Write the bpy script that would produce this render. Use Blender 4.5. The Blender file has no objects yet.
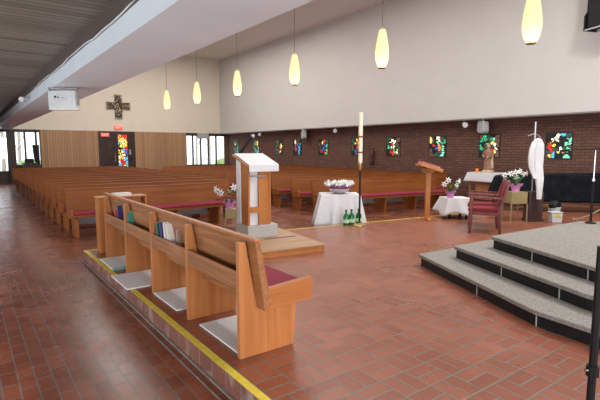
import bpy, bmesh, math, random
from mathutils import Vector, Matrix
random.seed(7)
R = math.radians
PI = math.pi
scn = bpy.context.scene
col = scn.collection

# ------------------------------------------------------------------ camera
cam = bpy.data.cameras.new('camera'); co = bpy.data.objects.new('camera', cam); col.objects.link(co)
cam.sensor_width = 36.0; cam.lens = 457.0 / 600.0 * 36.0; cam.clip_start = 0.05; cam.clip_end = 200
co.location = (0, 0, 1.65)
co.rotation_euler = (R(90) - math.atan(51 / 457), 0, -R(36.2))
scn.camera = co
# ------------------------------------------------------------------ world
w = bpy.data.worlds.new('sky'); scn.world = w; w.use_nodes = True
wn = w.node_tree.nodes; wl = w.node_tree.links
bg = wn['Background']; bg.inputs[0].default_value = (0.86, 0.93, 1.0, 1); bg.inputs[1].default_value = 2.6
# ------------------------------------------------------------------ lights
def area(name, loc, rot, sx, sy, power, color):
    l = bpy.data.lights.new(name, 'AREA'); l.shape = 'RECTANGLE'; l.size = sx; l.size_y = sy
    l.energy = power; l.color = color
    o = bpy.data.objects.new(name, l); col.objects.link(o); o.location = loc; o.rotation_euler = rot
    return o
area('nave_fill', (7.2, 11, 6.85), (0, 0, 0), 7, 24, 1080, (1.0, 0.96, 0.90))  # added overhead fill for the nave, no skylight is modelled
area('rear_fill', (7.5, 19.5, 6.84), (0, 0, 0), 8, 9, 330, (1.0, 0.96, 0.90))  # extra fill added to brighten the far end walls
area('sanctuary_skylight', (8.6, 2.0, 6.8), (0, 0, 0), 0.7, 0.7, 330, (0.97, 0.98, 1.0))
area('camera_side_fill', (1.0, -5.5, 1.5), (R(96), 0, R(-12)), 6.5, 2.6, 740, (0.93, 0.96, 1.0))  # unseen fill added behind the camera for near pew and beam underside
area('aisle_fill', (-2.35, 5.0, 1.1), (0, R(-104), 0), 1.6, 15, 300, (0.90, 0.95, 1.0))  # unseen side fill added for the beam underside and pew backs
scn.view_settings.view_transform = 'Standard'; scn.view_settings.look = 'None'
scn.view_settings.gamma = 1.0; scn.view_settings.use_curve_mapping = False
scn.view_settings.exposure = -0.1

# ------------------------------------------------------------------ materials
def new_mat(name):
    m = bpy.data.materials.new(name); m.use_nodes = True
    return m, m.node_tree.nodes, m.node_tree.links, m.node_tree.nodes['Principled BSDF']
def plain(name, c, rough=0.6, metal=0.0, var=0.08, scale=6.0, bump=0.0, emit=0.0, spec=0.5):
    m, n, l, b = new_mat(name)
    b.inputs['Roughness'].default_value = rough; b.inputs['Metallic'].default_value = metal
    b.inputs['Specular IOR Level'].default_value = spec
    tc = n.new('ShaderNodeTexCoord'); nz = n.new('ShaderNodeTexNoise'); nz.inputs['Scale'].default_value = scale
    nz.inputs['Detail'].default_value = 3
    l.new(tc.outputs['Object'], nz.inputs['Vector'])
    cr = n.new('ShaderNodeValToRGB'); e = cr.color_ramp.elements
    e[0].position = 0.3; e[1].position = 0.7
    e[0].color = tuple(x * (1 - var) for x in c) + (1,); e[1].color = tuple(min(1, x * (1 + var)) for x in c) + (1,)
    l.new(nz.outputs['Fac'], cr.inputs[0]); l.new(cr.outputs[0], b.inputs['Base Color'])
    if bump:
        bp = n.new('ShaderNodeBump'); bp.inputs['Strength'].default_value = bump; bp.inputs['Distance'].default_value = 0.01
        l.new(nz.outputs['Fac'], bp.inputs['Height']); l.new(bp.outputs[0], b.inputs['Normal'])
    if emit:
        b.inputs['Emission Color'].default_value = c + (1,); b.inputs['Emission Strength'].default_value = emit
    return m
def wood(name, c1, c2, axis='x', rough=0.4, scale=1.0, fine=True):
    m, n, l, b = new_mat(name)
    b.inputs['Roughness'].default_value = rough
    tc = n.new('ShaderNodeTexCoord'); mp = n.new('ShaderNodeMapping')
    s = {'x': (1.2, 22, 22), 'y': (22, 1.2, 22), 'z': (22, 22, 1.2)}[axis]
    mp.inputs['Scale'].default_value = tuple(v * scale for v in s)
    l.new(tc.outputs['Object'], mp.inputs['Vector'])
    nz = n.new('ShaderNodeTexNoise'); nz.inputs['Scale'].default_value = 1.0; nz.inputs['Detail'].default_value = 5
    nz.inputs['Distortion'].default_value = 1.1
    l.new(mp.outputs[0], nz.inputs['Vector'])
    cr = n.new('ShaderNodeValToRGB'); e = cr.color_ramp.elements
    e[0].position = 0.32; e[1].position = 0.66; e[0].color = c1 + (1,); e[1].color = c2 + (1,)
    l.new(nz.outputs['Fac'], cr.inputs[0])
    big = n.new('ShaderNodeTexNoise'); big.inputs['Scale'].default_value = 1.3; l.new(tc.outputs['Object'], big.inputs['Vector'])
    mx = n.new('ShaderNodeMixRGB'); mx.blend_type = 'MULTIPLY'; mx.inputs[0].default_value = 0.35
    l.new(cr.outputs[0], mx.inputs[1]); l.new(big.outputs['Fac'], mx.inputs[2])
    l.new(mx.outputs[0], b.inputs['Base Color']); b.inputs['Specular IOR Level'].default_value = 0.3
    return m
def mth(n, l, op, a, b=None, c=None):
    x = n.new('ShaderNodeMath'); x.operation = op
    for i, v in enumerate((a, b, c)):
        if v is None: continue
        if isinstance(v, (int, float)): x.inputs[i].default_value = v
        else: l.new(v, x.inputs[i])
    return x.outputs[0]
def brick(name, order, bw, bh, c1, c2, mort, msize=0.006, rough=0.35, offs=(0, 0), var=0.5, bumpv=0.4, white=0.0):
    m, n, l, b = new_mat(name)
    tc = n.new('ShaderNodeTexCoord'); sp = n.new('ShaderNodeSeparateXYZ'); cb = n.new('ShaderNodeCombineXYZ')
    l.new(tc.outputs['Object'], sp.inputs[0])
    l.new(mth(n, l, 'ADD', sp.outputs[order[0]], offs[0] + 50 * bw), cb.inputs[0])
    l.new(mth(n, l, 'ADD', sp.outputs[order[1]], offs[1] + 50 * bh), cb.inputs[1])
    t = n.new('ShaderNodeTexBrick'); t.inputs['Scale'].default_value = 1.0
    t.inputs['Brick Width'].default_value = bw; t.inputs['Row Height'].default_value = bh
    t.inputs['Mortar Size'].default_value = msize; t.inputs['Mortar Smooth'].default_value = 0.2
    t.inputs['Color1'].default_value = c1 + (1,); t.inputs['Color2'].default_value = c2 + (1,); t.inputs['Mortar'].default_value = mort + (1,)
    l.new(cb.outputs[0], t.inputs['Vector'])
    nz = n.new('ShaderNodeTexNoise'); nz.inputs['Scale'].default_value = 2.2; nz.inputs['Detail'].default_value = 6
    l.new(tc.outputs['Object'], nz.inputs['Vector'])
    mx = n.new('ShaderNodeMixRGB'); mx.blend_type = 'MULTIPLY'; mx.inputs[0].default_value = var
    l.new(t.outputs['Color'], mx.inputs[1]); l.new(nz.outputs['Fac'], mx.inputs[2])
    out = mx.outputs[0]
    if white:
        n2 = n.new('ShaderNodeTexNoise'); n2.inputs['Scale'].default_value = 7; n2.inputs['Detail'].default_value = 6
        l.new(tc.outputs['Object'], n2.inputs['Vector'])
        r2 = n.new('ShaderNodeValToRGB'); r2.color_ramp.elements[0].position = 0.52; r2.color_ramp.elements[1].position = 0.7
        l.new(n2.outputs['Fac'], r2.inputs[0])
        m2 = n.new('ShaderNodeMixRGB'); m2.inputs[2].default_value = (0.55, 0.5, 0.48, 1)
        l.new(mth(n, l, 'MULTIPLY', r2.outputs[0], white), m2.inputs[0]); l.new(out, m2.inputs[1]); out = m2.outputs[0]
    l.new(out, b.inputs['Base Color'])
    rr = n.new('ShaderNodeMapRange'); rr.inputs[3].default_value = rough; rr.inputs[4].default_value = rough + 0.25
    l.new(nz.outputs['Fac'], rr.inputs[0]); l.new(rr.outputs[0], b.inputs['Roughness'])
    bp = n.new('ShaderNodeBump'); bp.inputs['Strength'].default_value = bumpv; bp.inputs['Distance'].default_value = 0.004
    bp.invert = True
    l.new(t.outputs['Fac'], bp.inputs['Height']); l.new(bp.outputs[0], b.inputs['Normal'])
    return m
def basket_weave(name, s, c1, c2, mort, msize=0.05, rough=0.3):
    """2:1 brick pavers in basket weave, cell side s"""
    m, n, l, b = new_mat(name)
    tc = n.new('ShaderNodeTexCoord'); sp = n.new('ShaderNodeSeparateXYZ'); l.new(tc.outputs['Object'], sp.inputs[0])
    x = mth(n, l, 'ADD', mth(n, l, 'DIVIDE', sp.outputs[0], s), 401.6)
    y = mth(n, l, 'ADD', mth(n, l, 'DIVIDE', sp.outputs[1], s), 400.62)
    i = mth(n, l, 'FLOOR', x); j = mth(n, l, 'FLOOR', y); fx = mth(n, l, 'FRACT', x); fy = mth(n, l, 'FRACT', y)
    # basket weave: 2x2 cell blocks, the pair of bricks turned in every other block
    ox = mth(n, l, 'MODULO', i, 2.0); oy = mth(n, l, 'MODULO', j, 2.0)
    bi = mth(n, l, 'FLOOR', mth(n, l, 'DIVIDE', i, 2.0)); bj = mth(n, l, 'FLOOR', mth(n, l, 'DIVIDE', j, 2.0))
    hz = mth(n, l, 'MODULO', mth(n, l, 'ADD', bi, bj), 2.0); vt = mth(n, l, 'SUBTRACT', 1.0, hz)
    big = 5.0
    dl = mth(n, l, 'ADD', fx, mth(n, l, 'MULTIPLY', mth(n, l, 'MULTIPLY', hz, ox), big))
    dr = mth(n, l, 'ADD', mth(n, l, 'SUBTRACT', 1.0, fx), mth(n, l, 'MULTIPLY', mth(n, l, 'MULTIPLY', hz, mth(n, l, 'SUBTRACT', 1.0, ox)), big))
    db = mth(n, l, 'ADD', fy, mth(n, l, 'MULTIPLY', mth(n, l, 'MULTIPLY', vt, oy), big))
    dt = mth(n, l, 'ADD', mth(n, l, 'SUBTRACT', 1.0, fy), mth(n, l, 'MULTIPLY', mth(n, l, 'MULTIPLY', vt, mth(n, l, 'SUBTRACT', 1.0, oy)), big))
    e1 = mth(n, l, 'MULTIPLY', hz, ox); e2 = mth(n, l, 'MULTIPLY', vt, oy)
    d = mth(n, l, 'MINIMUM', mth(n, l, 'MINIMUM', dl, dr), mth(n, l, 'MINIMUM', db, dt))
    mr = n.new('ShaderNodeMapRange'); mr.inputs[1].default_value = msize * 0.6; mr.inputs[2].default_value = msize
    l.new(d, mr.inputs[0])
    ib = mth(n, l, 'SUBTRACT', i, e1); jb = mth(n, l, 'SUBTRACT', j, e2)
    cb = n.new('ShaderNodeCombineXYZ'); l.new(ib, cb.inputs[0]); l.new(jb, cb.inputs[1])
    wn_ = n.new('ShaderNodeTexWhiteNoise'); l.new(cb.outputs[0], wn_.inputs['Vector'])
    mc = n.new('ShaderNodeMixRGB'); mc.inputs[1].default_value = c1 + (1,); mc.inputs[2].default_value = c2 + (1,)
    l.new(wn_.outputs['Value'], mc.inputs[0])
    nz = n.new('ShaderNodeTexNoise'); nz.inputs['Scale'].default_value = 1.5; nz.inputs['Detail'].default_value = 6
    l.new(tc.outputs['Object'], nz.inputs['Vector'])
    mx = n.new('ShaderNodeMixRGB'); mx.blend_type = 'MULTIPLY'; mx.inputs[0].default_value = 0.45
    l.new(mc.outputs[0], mx.inputs[1]); l.new(nz.outputs['Fac'], mx.inputs[2])
    mm = n.new('ShaderNodeMixRGB'); mm.inputs[1].default_value = mort + (1,)
    l.new(mr.outputs[0], mm.inputs[0]); l.new(mx.outputs[0], mm.inputs[2]); l.new(mm.outputs[0], b.inputs['Base Color'])
    rr = n.new('ShaderNodeMapRange'); rr.inputs[3].default_value = rough; rr.inputs[4].default_value = rough + 0.2
    l.new(nz.outputs['Fac'], rr.inputs[0]); l.new(rr.outputs[0], b.inputs['Roughness'])
    bp = n.new('ShaderNodeBump'); bp.inputs['Strength'].default_value = 0.35; bp.inputs['Distance'].default_value = 0.003
    l.new(mr.outputs[0], bp.inputs['Height']); l.new(bp.outputs[0], b.inputs['Normal'])
    return m
def granite(name):
    m, n, l, b = new_mat(name); b.inputs['Roughness'].default_value = 0.6
    tc = n.new('ShaderNodeTexCoord')
    nz = n.new('ShaderNodeTexNoise'); nz.inputs['Scale'].default_value = 55; nz.inputs['Detail'].default_value = 5; nz.inputs['Roughness'].default_value = 0.8
    l.new(tc.outputs['Object'], nz.inputs['Vector'])
    cr = n.new('ShaderNodeValToRGB'); e = cr.color_ramp.elements
    e[0].position = 0.34; e[0].color = (0.11, 0.10, 0.09, 1); e[1].position = 0.66; e[1].color = (0.37, 0.345, 0.31, 1)
    l.new(nz.outputs['Fac'], cr.inputs[0]); l.new(cr.outputs[0], b.inputs['Base Color'])
    return m
def slats(name, axis, pitch, c1, c2, gap=0.12, rough=0.55):
    """boards laid side by side, split along one axis, thin dark joints between them"""
    m, n, l, b = new_mat(name); b.inputs['Roughness'].default_value = rough
    tc = n.new('ShaderNodeTexCoord'); sp = n.new('ShaderNodeSeparateXYZ'); l.new(tc.outputs['Object'], sp.inputs[0])
    v = mth(n, l, 'ADD', mth(n, l, 'DIVIDE', sp.outputs[axis], pitch), 500.0)
    f = mth(n, l, 'FRACT', v); i = mth(n, l, 'FLOOR', v)
    g = mth(n, l, 'GREATER_THAN', f, gap)
    wn_ = n.new('ShaderNodeTexWhiteNoise'); wn_.noise_dimensions = '1D'; l.new(i, wn_.inputs['W'])
    mc = n.new('ShaderNodeMixRGB'); mc.inputs[1].default_value = c1 + (1,); mc.inputs[2].default_value = c2 + (1,)
    l.new(wn_.outputs['Value'], mc.inputs[0])
    mm = n.new('ShaderNodeMixRGB'); mm.inputs[1].default_value = tuple(x * 0.35 for x in c1) + (1,)
    l.new(g, mm.inputs[0]); l.new(mc.outputs[0], mm.inputs[2]); l.new(mm.outputs[0], b.inputs['Base Color'])
    bp = n.new('ShaderNodeBump'); bp.inputs['Strength'].default_value = 0.5; bp.inputs['Distance'].default_value = 0.01
    l.new(g, bp.inputs['Height']); l.new(bp.outputs[0], b.inputs['Normal'])
    return m
def emis(name, c, s):
    m, n, l, b = new_mat(name)
    b.inputs['Base Color'].default_value = tuple(x * 0.3 for x in c) + (1,)
    b.inputs['Emission Color'].default_value = c + (1,); b.inputs['Emission Strength'].default_value = s
    return m
def glass_mat(name, tint=(1, 1, 1)):
    m = bpy.data.materials.new(name); m.use_nodes = True; n = m.node_tree.nodes; l = m.node_tree.links
    n.clear(); o = n.new('ShaderNodeOutputMaterial'); t = n.new('ShaderNodeBsdfTransparent'); g = n.new('ShaderNodeBsdfGlossy')
    t.inputs[0].default_value = tint + (1,); g.inputs['Roughness'].default_value = 0.03
    mx = n.new('ShaderNodeMixShader'); mx.inputs[0].default_value = 0.08
    l.new(t.outputs[0], mx.inputs[1]); l.new(g.outputs[0], mx.inputs[2]); l.new(mx.outputs[0], o.inputs[0])
    return m

M = {}
M['floor_hb'] = basket_weave('red_paver_basket_weave', 0.113, (0.33, 0.090, 0.046), (0.43, 0.132, 0.072), (0.17, 0.145, 0.115), 0.075, 0.2)
M['floor_aisle'] = brick('red_paver_running', (1, 0), 0.215, 0.105, (0.28, 0.070, 0.034), (0.40, 0.112, 0.056), (0.25, 0.215, 0.185), 0.0055, 0.13, var=0.8)
M['riser_brick'] = brick('riser_brick', (1, 2), 0.215, 0.2, (0.27, 0.095, 0.06), (0.34, 0.13, 0.085), (0.38, 0.31, 0.27), 0.005, 0.6, white=0.45)
M['brick_wall'] = brick('dark_brown_brick', (1, 2), 0.23, 0.082, (0.13, 0.055, 0.036), (0.19, 0.082, 0.052), (0.055, 0.032, 0.026), 0.010, 0.6, var=0.35)
M['brick_back'] = brick('dark_brown_brick_end', (0, 2), 0.23, 0.082, (0.22, 0.09, 0.055), (0.30, 0.13, 0.08), (0.10, 0.06, 0.045), 0.010, 0.6, var=0.35)
M['plaster'] = plain('cream_plaster', (0.58, 0.56, 0.535), 0.85, var=0.02, scale=1.5)
M['plaster_back'] = plain('warm_plaster', (0.74, 0.67, 0.565), 0.85, var=0.02, scale=1.5)
M['beam_white'] = plain('white_painted_beam', (0.78, 0.86, 0.91), 0.6, var=0.05, scale=1.2, bump=0.1)
M['beam_trim'] = plain('dark_brown_trim', (0.10, 0.075, 0.06), 0.6)
M['ceil_slats'] = slats('grey_brown_ceiling_slats', 1, 0.115, (0.15, 0.132, 0.108), (0.27, 0.245, 0.205))
M['ceil_white'] = plain('white_ceiling', (0.72, 0.70, 0.66), 0.85, var=0.03)
M['wall_slats'] = slats('vertical_timber_boards', 0, 0.13, (0.34, 0.19, 0.095), (0.43, 0.255, 0.135), gap=0.08)
M['yellow'] = plain('yellow_safety_stripe', (0.78, 0.60, 0.06), 0.6, var=0.12, scale=14)
M['mortar'] = plain('pale_mortar', (0.26, 0.22, 0.19), 0.8, var=0.25, scale=12)
M['granite'] = granite('grey_granite')
M['riser_black'] = plain('black_slate_riser', (0.010, 0.010, 0.011), 0.45, var=0.5, scale=25, spec=0.25)
M['joint'] = plain('steel_joint', (0.42, 0.42, 0.40), 0.5)
# pews
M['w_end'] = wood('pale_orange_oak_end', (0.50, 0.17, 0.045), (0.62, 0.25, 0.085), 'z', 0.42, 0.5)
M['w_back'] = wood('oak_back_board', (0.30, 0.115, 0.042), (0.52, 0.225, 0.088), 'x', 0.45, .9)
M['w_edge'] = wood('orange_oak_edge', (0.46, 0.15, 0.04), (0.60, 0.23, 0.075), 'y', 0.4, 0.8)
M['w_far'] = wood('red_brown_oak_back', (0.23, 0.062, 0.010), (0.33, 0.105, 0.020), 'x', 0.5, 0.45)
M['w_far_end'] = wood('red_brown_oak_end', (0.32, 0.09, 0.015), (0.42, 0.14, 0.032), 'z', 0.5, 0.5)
M['cushion'] = plain('burgundy_cushion', (0.27, 0.02, 0.05), 0.85, var=0.06, scale=30)
M['kneel_grey'] = plain('grey_vinyl', (0.30, 0.30, 0.33), 0.5)
M['mat_white'] = plain('pale_carpet', (0.80, 0.80, 0.79), 0.9, var=0.08, scale=60, bump=0.3)
M['mat_teal'] = plain('teal_edging', (0.12, 0.38, 0.36), 0.7)
M['orange_wood'] = wood('honey_oak', (0.50, 0.175, 0.045), (0.60, 0.24, 0.075), 'z', 0.4, 0.5)
M['platform_wood'] = wood('pale_plywood', (0.42, 0.25, 0.14), (0.56, 0.36, 0.22), 'x', 0.5, 0.6)
M['stone'] = plain('grey_stone', (0.44, 0.42, 0.39), 0.8, var=0.15, scale=40, bump=0.4)
M['cloth'] = plain('white_linen', (0.70, 0.70, 0.72), 0.9, var=0.03, scale=8)
M['metal'] = plain('grey_metal', (0.45, 0.47, 0.50), 0.35, 0.8)
M['chrome'] = plain('chrome', (0.75, 0.75, 0.78), 0.15, 1.0)
M['black'] = plain('black_metal', (0.008, 0.008, 0.009), 0.5, spec=0.25)
M['black_cloth'] = plain('black_quilt', (0.010, 0.012, 0.015), 0.95, var=0.4, scale=5, bump=0.8, spec=0.1)
M['wax'] = plain('cream_wax', (0.86, 0.80, 0.62), 0.5)
M['red_band'] = plain('dark_red', (0.35, 0.02, 0.02), 0.5)
M['brass'] = plain('brass', (0.62, 0.46, 0.20), 0.3, 0.9)
M['brass_dull'] = plain('dull_brass', (0.36, 0.30, 0.14), 0.45, 0.35)
M['green_glass'] = plain('green_bottle_glass', (0.01, 0.16, 0.035), 0.08)
M['label'] = plain('pale_label', (0.55, 0.75, 0.5), 0.6)
M['petal'] = plain('white_petal', (0.92, 0.92, 0.88), 0.6, var=0.03)
M['purple'] = plain('purple_flower', (0.22, 0.12, 0.42), 0.6)
M['bowl'] = plain('silver_glazed_bowl', (0.50, 0.46, 0.47), 0.2, 0.3)
M['berry'] = plain('dark_plum', (0.17, 0.04, 0.09), 0.5)
M['leaf'] = plain('dark_leaf', (0.06, 0.17, 0.04), 0.5, var=0.3, scale=20)
M['pink'] = plain('pink_foil', (0.66, 0.26, 0.60), 0.3, var=0.15, scale=30)
M['red_leather'] = plain('red_leather', (0.50, 0.05, 0.08), 0.4)
M['page'] = plain('cream_pages', (0.78, 0.74, 0.68), 0.8)
M['red_book'] = plain('red_cloth_cover', (0.62, 0.06, 0.05), 0.5)
M['green_book'] = plain('green_cloth_cover', (0.02, 0.13, 0.07), 0.5)
M['teal_book'] = plain('teal_cloth_cover', (0.04, 0.22, 0.17), 0.5)
M['navy_book'] = plain('navy_cloth_cover', (0.03, 0.03, 0.17), 0.5)
M['tan_book'] = plain('tan_cover', (0.42, 0.30, 0.22), 0.6)
M['white_box'] = plain('white_enamel', (0.72, 0.76, 0.74), 0.4)
M['bur_wood'] = wood('burgundy_stained_wood', (0.20, 0.065, 0.065), (0.30, 0.11, 0.10), 'z', 0.25, 0.6)
M['chair_pad'] = plain('deep_red_fabric', (0.20, 0.012, 0.02), 0.8)
M['dark_wood'] = wood('dark_walnut', (0.05, 0.03, 0.028), (0.10, 0.06, 0.055), 'z', 0.4, 0.6)
M['cred_wood'] = wood('brown_oak', (0.36, 0.14, 0.05), (0.46, 0.19, 0.075), 'z', 0.4, 0.6)
M['skin'] = plain('painted_plaster_skin', (0.62, 0.40, 0.28), 0.5)
M['robe'] = plain('painted_brown_robe', (0.30, 0.15, 0.09), 0.5, var=0.3, scale=14)
M['robe_cream'] = plain('painted_cream_cloak', (0.62, 0.50, 0.34), 0.5, var=0.2, scale=14)
M['orange'] = plain('orange_candle_glass', (0.85, 0.22, 0.02), 0.3, emit=0.3)
M['bronze'] = plain('dark_bronze', (0.10, 0.045, 0.03), 0.4, 0.3)
M['plastic_white'] = plain('white_plastic', (0.66, 0.70, 0.72), 0.4)
M['plastic_yellow'] = plain('yellow_label', (0.85, 0.65, 0.05), 0.5)
M['frame_dark'] = plain('dark_window_frame', (0.045, 0.032, 0.026), 0.5)
M['door_dark'] = plain('dark_bronze_door', (0.04, 0.022, 0.018), 0.35, var=0.4, scale=4)
M['grey_spk'] = plain('grey_speaker_plastic', (0.40, 0.41, 0.41), 0.5)
M['white_spk'] = plain('white_lamp_enamel', (0.8, 0.8, 0.78), 0.4)
M['rope'] = plain('tan_cord', (0.42, 0.30, 0.20), 0.7)
M['grass'] = plain('overexposed_ground', (0.75, 0.76, 0.74), 0.95, scale=20)  # outdoor ground, overexposed daylight put into its pale colour
M['bark'] = plain('grey_bark', (0.42, 0.36, 0.31), 0.9)
M['bush'] = plain('pale_bush', (0.30, 0.42, 0.14), 0.9, var=0.4, scale=10)
M['glass'] = glass_mat('clear_glass')
M['exit_red'] = emis('lit_red_sign', (0.9, 0.10, 0.08), 1.0)
M['exit_pale'] = emis('lit_pale_letters', (1.0, 0.72, 0.66), 1.0)
SG = {}
for k, c, s in (('k', None, 0), ('r', (0.9, 0.03, 0.02), 0.75), ('g', (0.04, 0.55, 0.22), 0.75), ('b', (0.03, 0.13, 0.7), 0.7), ('c', (0.12, 0.55, 0.95), 0.8),
                ('y', (1.0, 0.78, 0.12), 0.95), ('w', (1.0, 0.97, 0.72), 1.1), ('o', (1.0, 0.35, 0.04), 0.85), ('d', (0.05, 0.16, 0.10), 0.35), ('n', (0.22, 0.12, 0.08), 0.4), ('p', (0.22, 0.75, 0.5), 0.9)):
    SG[k] = plain('lead_came', (0.010, 0.010, 0.012), 0.5) if c is None else emis('coloured_glass_' + k, c, s * 1.35)

# ------------------------------------------------------------------ mesh helpers
class MB:
    def __init__(s): s.v = []; s.f = []; s.m = []; s.cur = 0
    def add(s, vs, fs):
        o = len(s.v); s.v += [tuple(v) for v in vs]; s.f += [tuple(i + o for i in f) for f in fs]; s.m += [s.cur] * len(fs); return s
    def box(s, x0, y0, z0, x1, y1, z1):
        return s.add([(x0, y0, z0), (x1, y0, z0), (x1, y1, z0), (x0, y1, z0), (x0, y0, z1), (x1, y0, z1), (x1, y1, z1), (x0, y1, z1)],
                     [(0, 3, 2, 1), (4, 5, 6, 7), (0, 1, 5, 4), (1, 2, 6, 5), (2, 3, 7, 6), (3, 0, 4, 7)])
    def prism(s, pts, axis, a, b):
        """polygon pts in the plane normal to axis, extruded from a to b"""
        def P(p, t):
            return {'x': (t, p[0], p[1]), 'y': (p[0], t, p[1]), 'z': (p[0], p[1], t)}[axis]
        n = len(pts); vs = [P(p, a) for p in pts] + [P(p, b) for p in pts]
        fs = [tuple(range(n))[::-1], tuple(range(n, 2 * n))] + [(i, (i + 1) % n, n + (i + 1) % n, n + i) for i in range(n)]
        return s.add(vs, fs)
    def lathe(s, prof, c=(0, 0, 0), seg=20, sx=1, sy=1):
        vs = []; fs = []
        for r, z in prof:
            for k in range(seg):
                a = 2 * PI * k / seg; vs.append((c[0] + sx * r * math.cos(a), c[1] + sy * r * math.sin(a), c[2] + z))
        for i in range(len(prof) - 1):
            for k in range(seg):
                k2 = (k + 1) % seg; fs.append((i * seg + k, i * seg + k2, (i + 1) * seg + k2, (i + 1) * seg + k))
        fs.append(tuple(range(seg))[::-1]); fs.append(tuple((len(prof) - 1) * seg + k for k in range(seg)))
        return s.add(vs, fs)
    def tube(s, pts, r, seg=8, r2=None):
        pts = [Vector(p) for p in pts]; vs = []; fs = []; n = len(pts)
        for i, p in enumerate(pts):
            d = (pts[min(i + 1, n - 1)] - pts[max(i - 1, 0)]).normalized()
            a = d.cross(Vector((0, 0, 1))); a = a.normalized() if a.length > 0.05 else Vector((1, 0, 0)); b = d.cross(a).normalized()
            rr = r if r2 is None else r + (r2 - r) * i / (n - 1)
            for k in range(seg):
                t = 2 * PI * k / seg; vs.append(p + a * rr * math.cos(t) + b * rr * math.sin(t))
        for i in range(n - 1):
            for k in range(seg):
                k2 = (k + 1) % seg; fs.append((i * seg + k, i * seg + k2, (i + 1) * seg + k2, (i + 1) * seg + k))
        fs.append(tuple(range(seg))[::-1]); fs.append(tuple((n - 1) * seg + k for k in range(seg)))
        return s.add(vs, fs)
    def ball(s, c, rx, ry=None, rz=None, seg=10, rings=6):
        ry = rx if ry is None else ry; rz = rx if rz is None else rz
        prof = [(max(0.02, math.sin(PI * i / rings)), -math.cos(PI * i / rings)) for i in range(rings + 1)]
        vs = []; fs = []
        for r, z in prof:
            for k in range(seg):
                a = 2 * PI * k / seg; vs.append((c[0] + rx * r * math.cos(a), c[1] + ry * r * math.sin(a), c[2] + rz * z))
        for i in range(rings):
            for k in range(seg):
                k2 = (k + 1) % seg; fs.append((i * seg + k, i * seg + k2, (i + 1) * seg + k2, (i + 1) * seg + k))
        return s.add(vs, fs)
    def build(s, name, mats, parent=None, smooth=False, bevel=0.0, loc=None, rz=0):
        me = bpy.data.meshes.new(name); me.from_pydata(s.v, [], s.f); me.update()
        if not isinstance(mats, (list, tuple)): mats = [mats]
        for m in mats: me.materials.append(m)
        me.polygons.foreach_set('material_index', s.m)
        bm = bmesh.new(); bm.from_mesh(me); bmesh.ops.recalc_face_normals(bm, faces=bm.faces[:]); bm.to_mesh(me); bm.free()
        if smooth:
            me.polygons.foreach_set('use_smooth', [True] * len(me.polygons))
            try: me.set_sharp_from_angle(angle=R(40))
            except Exception: pass
        o = bpy.data.objects.new(name, me); col.objects.link(o)
        if parent: o.parent = parent
        if loc: o.location = loc
        if rz: o.rotation_euler.z = rz
        if bevel:
            b = o.modifiers.new('bevel', 'BEVEL'); b.width = bevel; b.segments = 2; b.limit_method = 'ANGLE'
        return o
def empty(name, label, cat, loc=(0, 0, 0), rz=0, group=None):
    o = bpy.data.objects.new(name, None); col.objects.link(o); o.location = loc; o.rotation_euler.z = rz
    o.empty_display_size = 0.1
    o['label'] = label; o['category'] = cat
    if group: o['group'] = group
    return o
def tag(o, label, cat, group=None):
    o['label'] = label; o['category'] = cat
    if group: o['group'] = group
    return o
def struct(o): o['kind'] = 'structure'; return o
def dup(root, loc, rz=None, label=None, parent=None):
    r = root.copy(); col.objects.link(r); r.location = loc
    if rz is not None: r.rotation_euler.z = rz
    if label: r['label'] = label
    def rec(a, b):
        for ch in list(a.children):
            if ch.name in seen: continue
            c = ch.copy(); col.objects.link(c); c.parent = b; seen.add(c.name); rec(ch, c)
    seen = set(); rec(root, r)
    return r

BZ = 2.6      # underside of the two long beams
WALLX = 13.4  # brick wall
BACKY = 26.0
PZ = 0.15     # sanctuary level
# ------------------------------------------------------------------ setting
struct(MB().box(-2.5, -7, -0.1, WALLX + .2, BACKY + .2, 0).build('floor', M['floor_aisle']))
# sanctuary platform, one brick step up
plat = [(1.34, -7), (WALLX, -7), (WALLX, 5.9), (8.08, 6.5), (4.7, 6.95), (1.34, 7.28)]
pf = MB().prism(plat, 'z', 0.002, PZ)
pf.m = [1] * len(pf.m); pf.m[1] = 0; pf.m[0] = 0
struct(pf.build('floor', [M['floor_hb'], M['riser_brick']]))
struct(MB().box(1.338, -7, PZ, 1.395, 7.26, PZ + .003).build('trim_1', M['yellow']))
e = MB(); lw = 0.045
pts = [(1.40, 7.27), (4.7, 6.945), (8.08, 6.495), (WALLX - .05, 5.9)]
for (a, b) in zip(pts[:-1], pts[1:]): e.add([(a[0], a[1] - lw, PZ + .003), (b[0], b[1] - lw, PZ + .003), (b[0], b[1], PZ + .003), (a[0], a[1], PZ + .003)], [(0, 1, 2, 3)])
struct(e.build('trim_2', M['yellow']))
struct(MB().box(1.318, -7, 0.0, 1.336, 7.28, 0.012).build('trim_3', M['mortar']))
struct(MB().box(1.255, -7, 0.0, 1.268, 7.28, 0.004).build('trim_4', M['mortar']))
# near beam, dark edge and boarded side ceiling
struct(MB().box(1.18, -7, BZ, 1.88, BACKY, 2.80).box(1.30, -7, 2.80, 1.88, BACKY, 7.0).build('wall_left', M['beam_white']))
struct(MB().box(1.12, -7, 2.80, 1.30, BACKY, 3.0).build('trim_5', M['beam_trim']))
struct(MB().box(-2.5, -7, 2.92, 1.12, BACKY, 3.0).build('ceiling', M['ceil_slats']))
struct(MB().box(-2.6, -7, 0, -2.5, BACKY, 3.0).build('wall_aisle', M['brick_wall']))
struct(MB().box(1.88, -7, 7.0, 13.0, BACKY, 7.1).build('ceiling', M['ceil_white']))
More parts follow.
